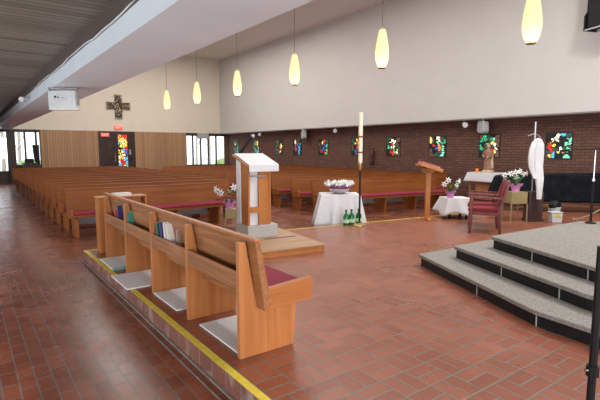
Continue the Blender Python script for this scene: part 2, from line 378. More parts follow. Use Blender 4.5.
# far beam wall with its underside, brick wall behind
struct(MB().box(12.9, -7, BZ, 13.6, BACKY, 7.0).build('wall_right', M['plaster']))
struct(MB().box(12.94, -7, BZ - .03, WALLX, BACKY, BZ).build('trim_6', M['plaster']))
struct(MB().box(WALLX, -7, 0, WALLX + .2, BACKY, BZ).build('wall_brick', M['brick_wall']))
struct(MB().box(-2.5, -7.1, 0, 13.6, -7, 7.0).build('wall_front', M['plaster']))
# back wall
struct(MB().box(1.88, BACKY, BZ, 13.0, BACKY + .2, 7.0).build('wall_back', M['plaster_back']))
b = MB(); b.box(3.10, BACKY - .02, 0, 5.78, BACKY + .15, 2.6).box(7.70, BACKY - .02, 0, 10.66, BACKY + .15, 2.6)
struct(b.build('wall_back', M['wall_slats']))
b = MB(); b.box(-2.5, BACKY, 0, 3.1, BACKY + .15, 0.56).box(2.0, BACKY + .001, .5, 3.1, BACKY + .14, .85).box(-2.5, BACKY, 2.5, 3.1, BACKY + .15, 2.6).box(-2.5, BACKY, 2.6, 1.88, BACKY + .15, 3.0).box(1.72, BACKY - .1, 0, 2.0, BACKY + .16, 2.6).box(-2.5, BACKY, .5, -1.2, BACKY + .15, 2.6)
struct(b.build('wall_back', M['frame_dark']))
struct(MB().box(10.66, BACKY, 0, 13.6, BACKY + .15, .68).box(13.22, BACKY, .6, 13.6, BACKY + .15, 2.6).build('wall_back', M['brick_back']))
struct(MB().box(10.66, BACKY - .03, 2.47, 13.4, BACKY + .12, 2.6).build('trim_7', M['frame_dark']))
def back_window(i, x0, x1, z0, z1, mull):
    f = MB(); t = .04
    f.box(x0, BACKY, z0, x0 + t, BACKY + .1, z1).box(x1 - t, BACKY, z0, x1, BACKY + .1, z1).box(x0, BACKY, z0, x1, BACKY + .1, z0 + t).box(x0, BACKY, z1 - t, x1, BACKY + .1, z1)
    for mx in mull: f.box(mx - .04, BACKY, z0, mx + .04, BACKY + .1, z1)
    o = struct(f.build('window_%d' % i, M['frame_dark']))
    MB().box(x0 + t, BACKY + .05, z0 + t, x1 - t, BACKY + .055, z1 - t).build('window_pane', M['glass'], o)
back_window(1, -1.2, 1.72, .56, 2.5, (0.2, 1.0))
back_window(2, 2.0, 3.10, .85, 2.5, (2.44, 2.92))
back_window(3, 10.66, 13.22, .68, 2.47, (11.10, 11.60, 12.10, 12.62))
# doors
struct(MB().box(5.78, BACKY - .03, 0, 5.86, BACKY + .12, 2.6).box(7.62, BACKY - .03, 0, 7.70, BACKY + .12, 2.6).box(5.86, BACKY - .03, 2.48, 7.62, BACKY + .12, 2.6).build('trim_8', M['frame_dark']))
d = struct(MB().box(5.86, BACKY, 0, 6.72, BACKY + .06, 2.48).build('door_1', M['door_dark']))
MB().box(6.60, BACKY - .05, .95, 6.63, BACKY - .02, 1.35).box(6.60, BACKY - .03, 1.0, 6.63, BACKY, 1.04).build('door_handle', M['brass'], d)
d = struct(MB().box(6.72, BACKY, 0, 6.80, BACKY + .06, 2.48).box(7.27, BACKY, 0, 7.62, BACKY + .06, 2.48).box(6.80, BACKY, 0, 7.27, BACKY + .06, .55).box(6.80, BACKY, 2.42, 7.27, BACKY + .06, 2.48).build('door_2', M['door_dark']))
MB().box(7.36, BACKY - .012, 1.35, 7.46, BACKY, 1.62).build('door_plate', M['metal'], d)
# stained glass: irregular pieces of coloured glass between black lead lines
def glass_design(seeds, nx, nz, lead=0.0):
    g = []
    for j in range(nz):
        row = []
        for i in range(nx):
            u = (i + .5) / nx; v = (j + .5) / nz
            ds = sorted((((u - s[0]) * (nx / nz)) ** 2 + (v - s[1]) ** 2, k) for k, s in enumerate(seeds))
            d1, d2 = math.sqrt(ds[0][0]), math.sqrt(ds[1][0])
            row.append('k' if (d2 - d1 < lead) else seeds[ds[0][1]][2])
        g.append(row)
    return g
def glass_pane(name, g, P, W, Hh, parent, depth, dirv, origin):
    """P origin corner, dirv unit along width; faces a grid of coloured pieces"""
    keys = list(SG.keys()); mb = MB(); nz = len(g); nx = len(g[0])
    for j in range(nz):
        for i in range(nx):
            mb.cur = keys.index(g[j][i])
            a, b2 = i / nx * W, (i + 1) / nx * W; z0, z1 = j / nz * Hh, (j + 1) / nz * Hh
            q = [(P[0] + dirv[0] * t, P[1] + dirv[1] * t, P[2] + z) for t, z in ((a, z0), (b2, z0), (b2, z1), (a, z1))]
            mb.add(q, [(0, 1, 2, 3)])
    return mb.build(name, [SG[k] for k in keys], parent)
random.seed(3)
def fig(kind):
    s = []
    P = {0: 'dndkg', 1: 'gknrb', 2: 'dkrn', 3: 'kbnr', 4: 'rbgk', 5: 'kbnk', 6: 'kkbn', 7: 'knrb', 8: 'kgrn', 9: 'kgdr'}[kind]
    for i in range(4):
        for j in range(5):
            s.append(((i + random.random()) / 4, (j + random.random()) / 5, random.choice('kkkddn' + P[:1])))
    def put(u, v, c): s.append((u, v, c))
    if kind == 0: [put(.4, v, 'n') for v in (.2, .4, .6)]; put(.35, .8, 'y'); [put(.8, v, 'g') for v in (.2, .4)]
    if kind == 1: [put(.75, v, 'r') for v in (.4, .55)]; put(.7, .7, 'y'); put(.75, .9, 'y'); put(.8, .2, 'c'); put(.8, .3, 'c'); put(.2, .4, 'g'); put(.75, .1, 'w')
    if kind == 2: put(.7, .8, 'w'); put(.85, .6, 'w'); put(.8, .7, 'y'); put(.8, .5, 'y'); put(.65, .35, 'r'); put(.7, .2, 'w'); put(.75, .1, 'w'); put(.6, .55, 'r')
    if kind == 3: [put(.75, v, 'c') for v in (.1, .2, .3, .5)]; put(.8, .7, 'c'); put(.8, .85, 'y'); put(.3, .5, 'r'); put(.3, .65, 'r'); put(.55, .4, 'b'); put(.5, .7, 'b'); put(.3, .8, 'y'); put(.35, .3, 'r')
    if kind == 4: put(.3, .6, 'r'); put(.3, .4, 'r'); put(.3, .2, 'r'); put(.3, .85, 'y'); put(.4, .8, 'y'); put(.85, .6, 'g'); put(.85, .3, 'p'); put(.8, .1, 'g'); put(.55, .4, 'b'); put(.6, .7, 'b')
    if kind == 5: put(.5, .9, 'y'); put(.35, .75, 'y'); put(.65, .75, 'y'); put(.5, .7, 'r'); put(.5, .4, 'r'); put(.4, .2, 'b'); put(.6, .3, 'b'); put(.85, .6, 'g'); put(.85, .4, 'g')
    if kind == 6:
        for a in range(10): put(.42 + .17 * math.cos(a * .628), .66 + .17 * math.sin(a * .628), 'w')
        put(.42, .66, 'r'); put(.42, .5, 'r'); put(.38, .35, 'r'); put(.36, .2, 'r'); put(.45, .12, 'r'); put(.75, .2, 'w'); put(.85, .3, 'y'); put(.65, .12, 'p'); put(.6, .25, 'g'); put(.15, .5, 'g'); put(.8, .6, 'n')
    if kind == 7: put(.5, .9, 'w'); put(.58, .8, 'w'); put(.5, .75, 'p'); [put(.85, v, 'p') for v in (.1, .2, .3, .4, .5)]; put(.85, .8, 'g'); put(.75, .7, 'g'); put(.93, .7, 'g'); [put(.65, v, 'o') for v in (.3, .45, .55)]; put(.3, .55, 'r'); put(.1, .25, 'n'); put(.1, .8, 'y'); put(.4, .4, 'b'); put(.5, .2, 'n')
    if kind == 8:
        for a in range(9): put(.2 + .16 * math.cos(a * .7), .62 + .24 * math.sin(a * .7), 'g' if a < 7 else 'n')
        put(.75, .55, 'w'); put(.85, .45, 'w'); put(.88, .35, 'w'); put(.78, .28, 'y'); put(.6, .35, 'r'); put(.5, .3, 'r'); put(.55, .2, 'r'); put(.65, .25, 'w'); put(.55, .8, 'g'); put(.72, .82, 'p'); put(.62, .68, 'y'); put(.68, .3, 'r')
    if kind == 9:
        for k, (u, v) in enumerate(((.12, .45), (.13, .55), (.17, .66), (.25, .76), (.35, .83), (.45, .86))): put(u, v, 'rrywww'[k])
        put(.28, .7, 'w'); put(.38, .76, 'w'); put(.18, .35, 'r'); put(.2, .25, 'r'); put(.65, .95, 'c'); put(.85, .8, 'p'); put(.92, .75, 'p'); put(.8, .6, 'p'); put(.9, .55, 'p'); put(.88, .4, 'p'); put(.82, .25, 'g'); put(.85, .12, 'p'); put(.6, .35, 'w'); put(.68, .3, 'o'); put(.5, .2, 'y'); put(.3, .15, 'c'); put(.35, .4, 'n'); put(.35, .5, 'y'); put(.12, .12, 'y')
    return s
gy = [24.16, 21.86, 19.58, 18.0, 16.02, 13.81, 11.86, 9.87, 7.96, 5.93]
for k, y13 in enumerate(gy):
    yc = y13 * WALLX / 13.0 - .02; h = .68 if k > 3 else .74; wd = .67 if k > 2 else .62
    zc = 1.65 + (1.735 - 1.65) * WALLX / 13.0
    f = MB(); x = WALLX - .012; t = .03
    f.box(x, yc - wd / 2 - t, zc - h / 2 - t, WALLX, yc + wd / 2 + t, zc - h / 2).box(x, yc - wd / 2 - t, zc + h / 2, WALLX, yc + wd / 2 + t, zc + h / 2 + t)
    f.box(x, yc - wd / 2 - t, zc - h / 2, WALLX, yc - wd / 2, zc + h / 2).box(x, yc + wd / 2, zc - h / 2, WALLX, yc + wd / 2 + t, zc + h / 2)
    o = struct(f.build('window_%d' % (k + 4), SG['k']))
    g = glass_design(fig(k), 26, 26, 0.022)
    glass_pane('window_pane', g, (WALLX - .006, yc + wd / 2, zc - h / 2), wd, h, o, 0, (0, -1), None)
# stained glass light in the right hand door leaf
random.seed(11)
s = [((i + random.random()) / 4, (j + random.random()) / 12, random.choice('ycroyw')) for i in range(3) for j in range(7)]
for a in range(9): s.append((.5 + .3 * math.cos(a * .7), .78 + .09 * math.sin(a * .7), 'y'))
s += [(.5, .80, 'w'), (.55, .76, 'w'), (.5, .97, 'r'), (.3, .97, 'o'), (.8, .92, 'r'), (.15, .9, 'o'), (.15, .75, 'c'), (.85, .6, 'r'), (.85, .52, 'b'), (.4, .5, 'w'), (.5, .42, 'w'), (.2, .55, 'y'), (.2, .45, 'y'), (.4, .12, 'r'), (.45, .15, 'r'), (.35, .08, 'r'), (.3, .27, 'r'), (.7, .3, 'c'), (.8, .2, 'c'), (.1, .05, 'c'), (.9, .05, 'c')]
glass_pane('door_pane', glass_design(s, 14, 48, 0.012), (6.80, BACKY - .004, .55), .47, 1.87, d, 0, (1, 0), None)
# outside
struct(MB().box(-30, BACKY + .3, -.2, 40, BACKY + 60, -.1).build('ground', M['grass']))
random.seed(5)
def blob(name, c, r, h, m, label):
    mb = MB()
    for k in range(26):
        a = random.random() * 2 * PI; q = random.random() ** .5 * r
        mb.ball((c[0] + q * math.cos(a), c[1] + q * math.sin(a), c[2] + .2 + random.random() * h), .28 + .2 * random.random(), seg=7, rings=5)
    mb.tube([(c[0], c[1], c[2]), (c[0], c[1], c[2] + .4)], .06)
    return tag(mb.build(name, m), label, 'bush')
blob('bush', (14.6, 29.0, -.1), .5, .5, M['bush'], 'bright green bush outside the five-pane window at the back')
blob('bush', (3.3, 33, -.1), .5, .5, M['bush'], 'green bush outside the far left window behind the wooden pews')

def tree(x, y, h, label):
    t = empty('bare_tree', label, 'tree', (x, y, -.1), 0, 'bare trees outside the far windows')
    mb = MB(); mb.tube([(0, 0, 0), (.05, 0, h * .5), (-.05, 0, h)], .12, 8, .03)
    rnd = random.Random(int(x * 10))
    for k in range(14):
        z = h * rnd.uniform(.25, .9); a = rnd.random() * 2 * PI; mb.tube([(0, 0, z), (.5 * math.cos(a), .5 * math.sin(a), z + .5), (.9 * math.cos(a), .9 * math.sin(a), z + 1.3)], .035, 5, .01)
    mb.build('trunk_and_branches', M['bark'], t)
tree(3.0, 36, 6, 'bare tree seen through the far left window')
tree(1.9, 33, 6, 'bare tree outside the left end window beside the column')
tree(15.2, 35, 6, 'bare tree outside the left part of the five-pane window')
tree(17.3, 37, 6, 'bare tree outside the right part of the five-pane window')

# ------------------------------------------------------------------ altar steps
def ring(off, corner, side_y, xr, yr):
    return None
S1 = [(4.67, 3.78), (3.80, 1.85), (3.74, 1.35), (3.80, .55), (4.3, -.6), (5.4, -1.7), (9.5, -2.3), (9.9, 1.5), (8.2, 3.60)]
S2 = [(4.86, 3.39), (4.12, 1.60), (4.05, 1.10), (4.2, .5), (4.65, -.35), (5.7, -1.35), (9.2, -1.9), (9.5, 1.3), (7.9, 3.24)]
S3 = [(5.11, 3.05), (4.44, 1.55), (4.42, 1.0), (4.55, .4), (5.0, -.15), (6.0, -1.0), (8.8, -1.5), (9.0, 1.1), (7.50, 2.62), (7.22, 2.93)]
def inset(poly, d):
    c = Vector((sum(p[0] for p in poly) / len(poly), sum(p[1] for p in poly) / len(poly)))
    return [tuple(Vector(p) + (c - Vector(p)).normalized() * d) for p in poly]
alt = empty('altar_platform', 'three stepped grey granite altar platform with black risers', 'platform', (6.5, 1.0, PZ))
for k, S in enumerate((S1, S2, S3)):
    S = [(x - 6.5, y - 1.0) for x, y in S]; z0 = k * .15
    MB().prism(S, 'z', z0 + .105, z0 + .15).build('tread', M['granite'], alt, bevel=.012)
    rs = inset(S, .035)
    r = MB().prism(rs, 'z', z0, z0 + .105).build('riser', M['riser_black'], alt)
    j = MB()
    for (a, b2, fr_) in ((0, 1, ((.59, 1.0), (.44, .85), (.41,.86))[k]), (2, 3, (0.9,))):
        A = Vector(rs[a]); B = Vector(rs[b2]); 
        for q in fr_:
            p = A + (B - A) * q; dd = (B - A).normalized(); nn = Vector((dd.y, -dd.x))
            if nn.dot(Vector((-1, 0))) < 0: nn = -nn
            a1 = p - dd * .006; a2 = p + dd * .006; o1 = a1 + nn * .004; o2 = a2 + nn * .004
            MB().prism([tuple(a1), tuple(a2), tuple(o2), tuple(o1)], 'z', z0, z0 + .104).build('riser_joint', M['joint'], r)

# ------------------------------------------------------------------ pews
def make_pew(name, L, label, group, fins, wb, we, wedge, rack=False, kneeler=True):
    """origin: left rear floor corner; length along +x, sitter faces -y"""
    t = empty(name, label, 'pew', group=group)
    # back board, slightly thicker at the foot, with a rail on top
    MB().prism([(-.068, .865), (-.105, .865), (-.20, .40), (-.14, .36)], 'x', 0, L).build('backrest', wb, t, bevel=.004)
    MB().prism([(-.062, .865), (-.111, .865), (-.111, .885), (-.062, .885)], 'x', -.004, L + .004).build('top_rail', wb if kneeler else wedge, t, bevel=.005)
    MB().prism([(-.18, .37), (-.56, .385), (-.56, .435), (-.18, .42)], 'x', .045, L - .045).build('seat', wb, t)
    for x0 in (.004, L - .049):
        MB().prism([(-.14, .36), (-.565, .375), (-.575, .53), (-.565, .545), (-.18, .52), (-.17, .50)], 'x', x0, x0 + .045).build('seat_end', wedge, t, bevel=.006)
    MB().prism([(-.205, .425), (-.555, .438), (-.57, .455), (-.55, .50), (-.24, .485), (-.205, .48)], 'x', .05, L - .05).build('cushion', M['cushion'], t, bevel=.008)
    for x in fins:
        MB().prism([(0, 0), (0, .85), (-.055, .85), (-.142, .37), (-.50, .36), (-.465, 0)], 'x', x - .022, x + .022).build('leg', we, t, bevel=.004)
        
    if rack:
        for a, b2 in zip(fins[:-1], fins[1:]):
            MB().box(a + .022, -.022, .52, b2 - .022, -.004, .635).build('book_rack', wb, t, bevel=.002)
            MB().box(a + .022, -.14, .505, b2 - .022, -.004, .52).build('rack_shelf', wb, t)
    if kneeler:
        for a, b2 in zip(fins[:-1], fins[1:]):
            k_ = MB().box(a + .06, -.02, .20, b2 - .06, .0, .38).box(a + .05, -.05, .19, b2 - .05, -.02, .22).build('kneeler', M['kneel_grey'], t, bevel=.006)
    return t
# foreground pew with book racks, turned to face the sanctuary: local +x -> world -y
L0 = 4.2
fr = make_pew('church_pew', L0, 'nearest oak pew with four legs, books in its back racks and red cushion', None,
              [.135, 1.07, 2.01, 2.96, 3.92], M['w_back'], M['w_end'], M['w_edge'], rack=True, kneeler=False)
# facing +X : local x -> +Y? sitter direction -y -> +X means rotate +90deg ; origin is then near end
fr.location = (1.50, 2.66, PZ); fr.rotation_euler.z = R(90)
for ch in fr.children:
    pass
# rotation +90: local (x,y)->(-y, x): sitter -y -> +X, length x -> +Y, origin near end
gL = 'pews of the left block facing the sanctuary'
gR = 'pews of the right block along the brick wall'
finsL = [.12, 1.05, 2.05, 3.0]
NL = 13
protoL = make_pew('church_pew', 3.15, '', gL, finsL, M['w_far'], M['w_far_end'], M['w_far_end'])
ordn = ['front', 'second', 'third', 'fourth', 'fifth', 'sixth', 'seventh', 'eighth', 'ninth', 'tenth', 'eleventh', 'twelfth', 'thirteenth']
for k in range(NL):
    lab = 'red-brown wooden pew, %s row of the left block %s' % (ordn[k], 'nearest the lilies' if k == 0 else ('nearest the back wall' if k == NL - 1 else 'counted from the front'))
    loc = (1.50, 9.68 + k * .99, 0)
    if k in (1, 3): protoL = make_pew('church_pew', 3.95 + .25 * (k - 1), '', gL, finsL + [3.85], M['w_far'], M['w_far_end'], M['w_far_end']); protoL.location = loc; protoL['label'] = lab; continue
    if k == 0: protoL.location = loc; protoL['label'] = lab
    else: dup(protoL, loc, label=lab)
rotR = R(-10.5)
finsR = [.12, 1.0, 2.0, 3.0, 3.88]
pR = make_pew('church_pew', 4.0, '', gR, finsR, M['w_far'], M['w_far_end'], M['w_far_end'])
pR.location = (7.0, 9.15, 0); pR.rotation_euler.z = rotR
pR['label'] = 'red-brown wooden pew, front row of the right block behind the white-clothed table'
NR = 12
pR2 = make_pew('church_pew', 5.6, '', gR, [.12, 1.2, 2.4, 3.6, 4.6, 5.48], M['w_far'], M['w_far_end'], M['w_far_end'])
for k in range(1, NR):
    loc = (7.16, 10.28 + (k - 1) * .99, 0)
    lab = 'red-brown wooden pew, %s row of the right block counted from the front' % ordn[k]
    if k == 1: pR2.location = loc; pR2.rotation_euler.z = rotR; pR2['label'] = lab
    else: dup(pR2, loc, label=lab)
# kneeling mats on the step behind the near pew
for k, (x0, y0, x1, y1) in enumerate(((1.40, 5.86, 1.86, 6.54), (1.31, 4.92, 1.82, 5.58), (1.50, 3.99, 1.93, 4.63), (1.53, 2.87, 1.95, 3.55))):
    labs = ['white kneeling mat with teal edging under the far end of the near pew', 'white kneeling mat under the near pew, next to the teal-edged one',
            'white kneeling mat between the two middle legs of the near pew', 'white kneeling mat nearest the camera under the near pew']
    t = MB().box(x0, y0, PZ, x1, y1, PZ + .014).build('kneeling_mat', M['mat_white'], bevel=.004); tag(t, labs[k], 'mat', 'white kneeling mats')
    if k == 0: MB().box(x0, y0 - .02, PZ, x1, y0, PZ + .024).build('edging', M['mat_teal'], t)
# books standing in the racks
def book(y, x, th, h, mat, label, tilt=0.0, depth=.15):
    o = MB().box(-.0, -th / 2, 0, .014 if False else depth - .04, th / 2, h).build('book', mat)
    o.location = (x, y, PZ + .52); o.rotation_euler = (-R(tilt * 1.6), 0, 0)
    tag(o, label, 'book', 'books in the racks of the near pew')
    MB().box(.006, -th / 2 + .004, h - .002, depth - .046, th / 2 - .004, h + .003).build('page_block', M['page'], o)
    return o
bx = 1.53
book(6.12, bx, .035, .19, M['red_book'], 'red book in the farthest rack of the near pew', 10)
book(5.98, bx, .045, .27, M['navy_book'], 'navy book beside the red one in the farthest rack', 8)
book(5.60, bx, .03, .235, M['green_book'], 'dark green book in the second farthest rack', 6)
book(5.55, bx, .025, .235, M['teal_book'], 'teal book leaning by a dark green one', 6)
book(4.63, bx, .035, .20, M['red_book'], 'red book leaning beside the dark green book in the nearer filled rack', 7)
book(4.53, bx, .05, .235, M['green_book'], 'dark green book between a red and a navy one', 7)
book(4.41, bx, .05, .26, M['navy_book'], 'navy book leaning on the white one', 7)
book(4.30, bx, .04, .27, M['page'], 'thick white book beside the navy one', 8)
book(4.22, bx, .035, .265, M['page'], 'thinner white book at the end of the row', 8)
book(4.07, bx + .03, .03, .22, M['tan_book'], 'tan book standing apart at the right of the row', 4)

# reading desk behind the far end of the near pew
dk = empty('prayer_desk', 'honey oak prayer desk behind the far end of the near pew', 'desk', (1.50, 6.92, PZ))
DH = .79
for x in (0, .66): MB().box(x, 0, 0, x + .03, .20, DH).build('side_panel', M['orange_wood'], dk, bevel=.003)
MB().box(.03, .17, .60, .66, .19, DH).build('back_panel', M['orange_wood'], dk)
MB().box(.03, .0, 0, .14, .02, DH).build('front_panel', M['orange_wood'], dk)
MB().box(-.005, -.005, DH, .695, .26, DH + .02).build('desk_top', M['orange_wood'], dk, bevel=.003)
MB().box(.03, .02, .30, .66, .17, .32).build('shelf', M['orange_wood'], dk)
tag(MB().box(1.74, 6.95, PZ + .81, 1.98, 7.15, PZ + .85).build('paper_stack', M['page']), 'stack of white papers on the prayer desk', 'papers')

# ------------------------------------------------------------------ pendants
shade = new_mat('ribbed_glass_shade')
sm, n, l, bsdf = shade
bsdf.inputs['Base Color'].default_value = (0.80, 0.72, 0.50, 1); bsdf.inputs['Roughness'].default_value = .5
tr = n.new('ShaderNodeBsdfTranslucent'); tr.inputs[0].default_value = (0.95, 0.86, 0.56, 1)
em = n.new('ShaderNodeEmission'); em.inputs[0].default_value = (1.0, 0.88, 0.58, 1); em.inputs[1].default_value = .10
mx = n.new('ShaderNodeMixShader'); mx.inputs[0].default_value = .6; ad = n.new('ShaderNodeAddShader')
l.new(bsdf.outputs[0], mx.inputs[1]); l.new(tr.outputs[0], mx.inputs[2]); l.new(mx.outputs[0], ad.inputs[0]); l.new(em.outputs[0], ad.inputs[1])
l.new(ad.outputs[0], n['Material Output'].inputs[0])
M['bulb'] = emis('lit_bulb', (1.0, 0.90, 0.65), 2.5)
prof = [(.040, .33), (.062, .31), (.080, .24), (.100, .14), (.118, .03), (.128, -.07), (.128, -.14), (.112, -.22), (.090, -.28), (.062, -.325)]
def make_pendant():
    t = empty('pendant_lamp', '', 'lamp', group='pendant lamps in a row')
    seg = 48; vs = []; fs = []
    for r, z in prof:
        r *= .92
        for k in range(seg):
            rr = r * (1.0 if k % 4 else .965); a = 2 * PI * k / seg; vs.append((rr * math.cos(a), rr * math.sin(a), z))
    for i in range(len(prof) - 1):
        for k in range(seg): fs.append((i * seg + k, i * seg + (k + 1) % seg, (i + 1) * seg + (k + 1) % seg, (i + 1) * seg + k))
    MB().add(vs, fs).build('lamp_shade', sm, t, smooth=True)
    MB().lathe([(.062, -.335), (.066, -.33), (.066, -.322), (.058, -.322)], seg=24).build('bottom_ring', M['brass'], t, smooth=True)
    MB().lathe([(.042, .325), (.042, .345), (.012, .36)], seg=16).build('cap', M['brass'], t, smooth=True)
    MB().tube([(0, 0, .35), (0, 0, 3.63)], .006, 6).build('cable', M['beam_trim'], t)
    MB().lathe([(.01, .30), (.02, .2), (.02, .0), (.045, -.07), (.05, -.13), (.035, -.18), (.01, -.20)], seg=16).build('bulb', M['bulb'], t, smooth=True)
    return t
pl = ['nearest, at the top right of the white wall', 'second from the right, above the candle', 'third from the right', 'fourth from the right, above the ambo', 'fifth from the right, second farthest', 'farthest and smallest, at the left end']
pend = make_pendant()
for k in range(6):
    p = pend if k == 0 else dup(pend, (0, 0, 0))
    p.location = (6.0, 3.15 + 2.625 * k, 3.33 if k == 0 else 3.385); p['label'] = 'cream ribbed pendant lamp, ' + pl[k]
    pt = bpy.data.lights.new('pendant_bulb', 'POINT'); pt.energy = 1.0; pt.color = (1, .93, .76); pt.shadow_soft_size = .05
    q = bpy.data.objects.new('pendant_bulb', pt); col.objects.link(q); q.location = (0, 0, -.235); q.parent = p

# ------------------------------------------------------------------ ambo on its platform
a10 = R(-8)
pf = empty('ambo_platform', 'low pale wooden platform under the stone-footed ambo', 'platform', (4.20, 5.12, PZ), a10)
MB().box(-1.5, 0, .085, 0.02, 1.62, .105).build('deck', M['platform_wood'], pf, bevel=.003)
MB().box(-1.48, .02, 0, 0, 1.60, .085).build('skirt', M['orange_wood'], pf)
MB().box(-.62, .75, .105, -.08, .80, .108).build('deck_joint', M['dark_wood'], pf)
am = empty('ambo', 'honey oak ambo with white cloth standing on a grey stone block', 'ambo', (3.48, 6.12, PZ + .106), R(-4))
MB().box(0, 0, 0, .53, .46, .20).build('stone_base', M['stone'], am, bevel=.01)
MB().prism([(.04, .20), (.29, .20), (.29, 1.22), (.02, 1.13)], 'x', .025, .055).build('side_panel', M['orange_wood'], am, bevel=.002)
MB().prism([(.04, .20), (.29, .20), (.29, 1.22), (.02, 1.13)], 'x', .39, .42).build('side_panel', M['orange_wood'], am, bevel=.002)
MB().box(.21, .035, .20, .425, .065, 1.14).build('front_panel', M['orange_wood'], am)
MB().box(.055, .03, .40, .21, .055, .49).build('cross_rail', M['orange_wood'], am)
MB().box(.056, .075, .20, .209, .085, 1.08).build('front_cloth', M['cloth'], am)
MB().prism([(.29, .20), (.44, .20), (.44, 1.27), (.29, 1.22)], 'x', .01, .065).build('side_cloth', M['cloth'], am, bevel=.01)
MB().box(.07, .015, .965, .33, .035, .985).build('metal_rail', M['metal'], am)
MB().prism([(-.03, 1.11), (-.03, 1.14), (.52, 1.31), (.52, 1.28)], 'x', -.015, .525).build('desk_top', M['orange_wood'], am, bevel=.003)
MB().prism([(-.045, 1.045), (-.045, 1.15), (-.035, 1.158), (.50, 1.325), (.50, 1.31), (-.032, 1.142), (-.032, 1.045)], 'x', .015, .53).build('desk_cloth', M['cloth'], am, bevel=.004)
mic = empty('gooseneck_microphone', 'black gooseneck microphone rising behind the ambo desk', 'microphone', (3.82, 6.62, PZ + 1.44), R(-4))
MB().tube([(-.20, .09, -.16), (-.15, .07, -.02), (-.05, .06, .12), (.06, .06, .26)], .024).build('gooseneck', M['black'], mic, smooth=True)
MB().ball((.085, .06, .275), .036, .036, .032).build('microphone_head', M['grey_spk'], mic, smooth=True)

# ------------------------------------------------------------------ paschal candle
cd = empty('paschal_candle', 'tall cream candle with red bands on a black stand', 'candle', (6.2, 6.49, PZ))
MB().lathe([(.13, 0), (.13, .015), (.10, .03), (.03, .035), (.02, .06)], seg=24).build('foot', M['brass'], cd, smooth=True)
MB().tube([(0, 0, .05), (0, 0, 1.10)], .019).build('stand_pole', M['black'], cd, smooth=True)
MB().lathe([(.012, 1.06), (.035, 1.14), (.045, 1.22), (.046, 1.24)], seg=16).build('socket', M['brass'], cd, smooth=True)
c_ = MB().lathe([(.040, 1.20), (.040, 2.18), (.034, 2.20)], seg=20).build('candle', M['wax'], cd, smooth=True)
MB().lathe([(.042, 1.42), (.042, 1.45)], seg=20).build('red_band', M['red_band'], c_)
MB().lathe([(.042, 1.72), (.042, 1.75)], seg=20).build('red_band', M['red_band'], c_)
MB().tube([(0, 0, 2.2), (0, 0, 2.225)], .004).build('wick', M['black'], c_)

# ------------------------------------------------------------------ cloth covered table with flower bowl
def draped(name, w_, d_, h, drop, parent=None, flare=.05, waves=9, amp=.02, seed=0, mat=None, hem_var=.0):
    """tablecloth: flat top, wavy sides down to h-drop; rectangular plan centred on origin"""
    rnd = random.Random(seed); N = 96; vs = []; fs = []
    per = []
    for k in range(N):
        t = k / N * 4; s_ = int(t); f = t - s_
        p = [(-w_ / 2 + w_ * f, -d_ / 2), (w_ / 2, -d_ / 2 + d_ * f), (w_ / 2 - w_ * f, d_ / 2), (-w_ / 2, d_ / 2 - d_ * f)][s_]
        per.append(p)
    rows = 7
    for j in range(rows):
        g = j / (rows - 1)
        for k, p in enumerate(per):
            v = Vector(p); n_ = v.normalized()
            corner = abs(p[0] / (w_ / 2)) ** 6 * abs(p[1] / (d_ / 2)) ** 6
            wv = amp * g * math.sin(k / N * 2 * PI * waves + seed) + amp * .6 * g * math.sin(k / N * 2 * PI * (waves * 1.7) + seed * 2)
            o_ = v + n_ * (flare * g + wv + .06 * corner * g) if j else v
            vs.append((o_.x, o_.y, h - drop * g * (1 + hem_var * math.sin(k / N * 2 * PI * 3 + seed)) - (.012 if j else 0)))
    for j in range(rows - 1):
        for k in range(N): k2 = (k + 1) % N; fs.append((j * N + k, j * N + k2, (j + 1) * N + k2, (j + 1) * N + k))
    fs.append(tuple(range(N)))
    o = MB().add(vs, fs).build(name, mat or M['cloth'], parent, smooth=True)
    sd = o.modifiers.new('solid', 'SOLIDIFY'); sd.thickness = .004
    return o
def table(name, label, w_, d_, h, loc, rz, mat, group=None):
    t = empty(name, label, 'table', loc, rz, group)
    MB().box(-w_ / 2 + .01, -d_ / 2 + .01, h - .03, w_ / 2 - .01, d_ / 2 - .01, h - .004).build('tabletop', mat, t)
    for sx in (-1, 1):
        for sy in (-1, 1):
            x = sx * (w_ / 2 - .06); y = sy * (d_ / 2 - .06); MB().box(x - .02, y - .02, 0, x + .02, y + .02, h - .03).build('leg', mat, t)
    return t
table('side_table', 'table hidden under the long white cloth beneath the flower bowl', .80, .66, .69, (6.46, 7.40, 0), R(-34), M['cred_wood'])
o = draped('tablecloth', .82, .68, .697, .66, flare=.12, waves=13, amp=.04, seed=1); o.location = (6.46, 7.40, 0); o.rotation_euler.z = R(-34)
tag(o, 'floor-length white cloth on the table with the flower bowl', 'tablecloth')
fb = empty('flower_bowl', 'shallow bowl of white and purple flowers on the white-clothed table', 'flowers', (6.46, 7.40, .70))
MB().lathe([(.10, 0), (.12, .01), (.19, .05), (.225, .11), (.215, .115), (.17, .07)], seg=28).build('bowl', M['bowl'], fb, smooth=True)
MB().lathe([(.19, .085), (.235, .12), (.23, .17), (.12, .20)], seg=20).build('berries', M['berry'], fb, smooth=True)
random.seed(4)
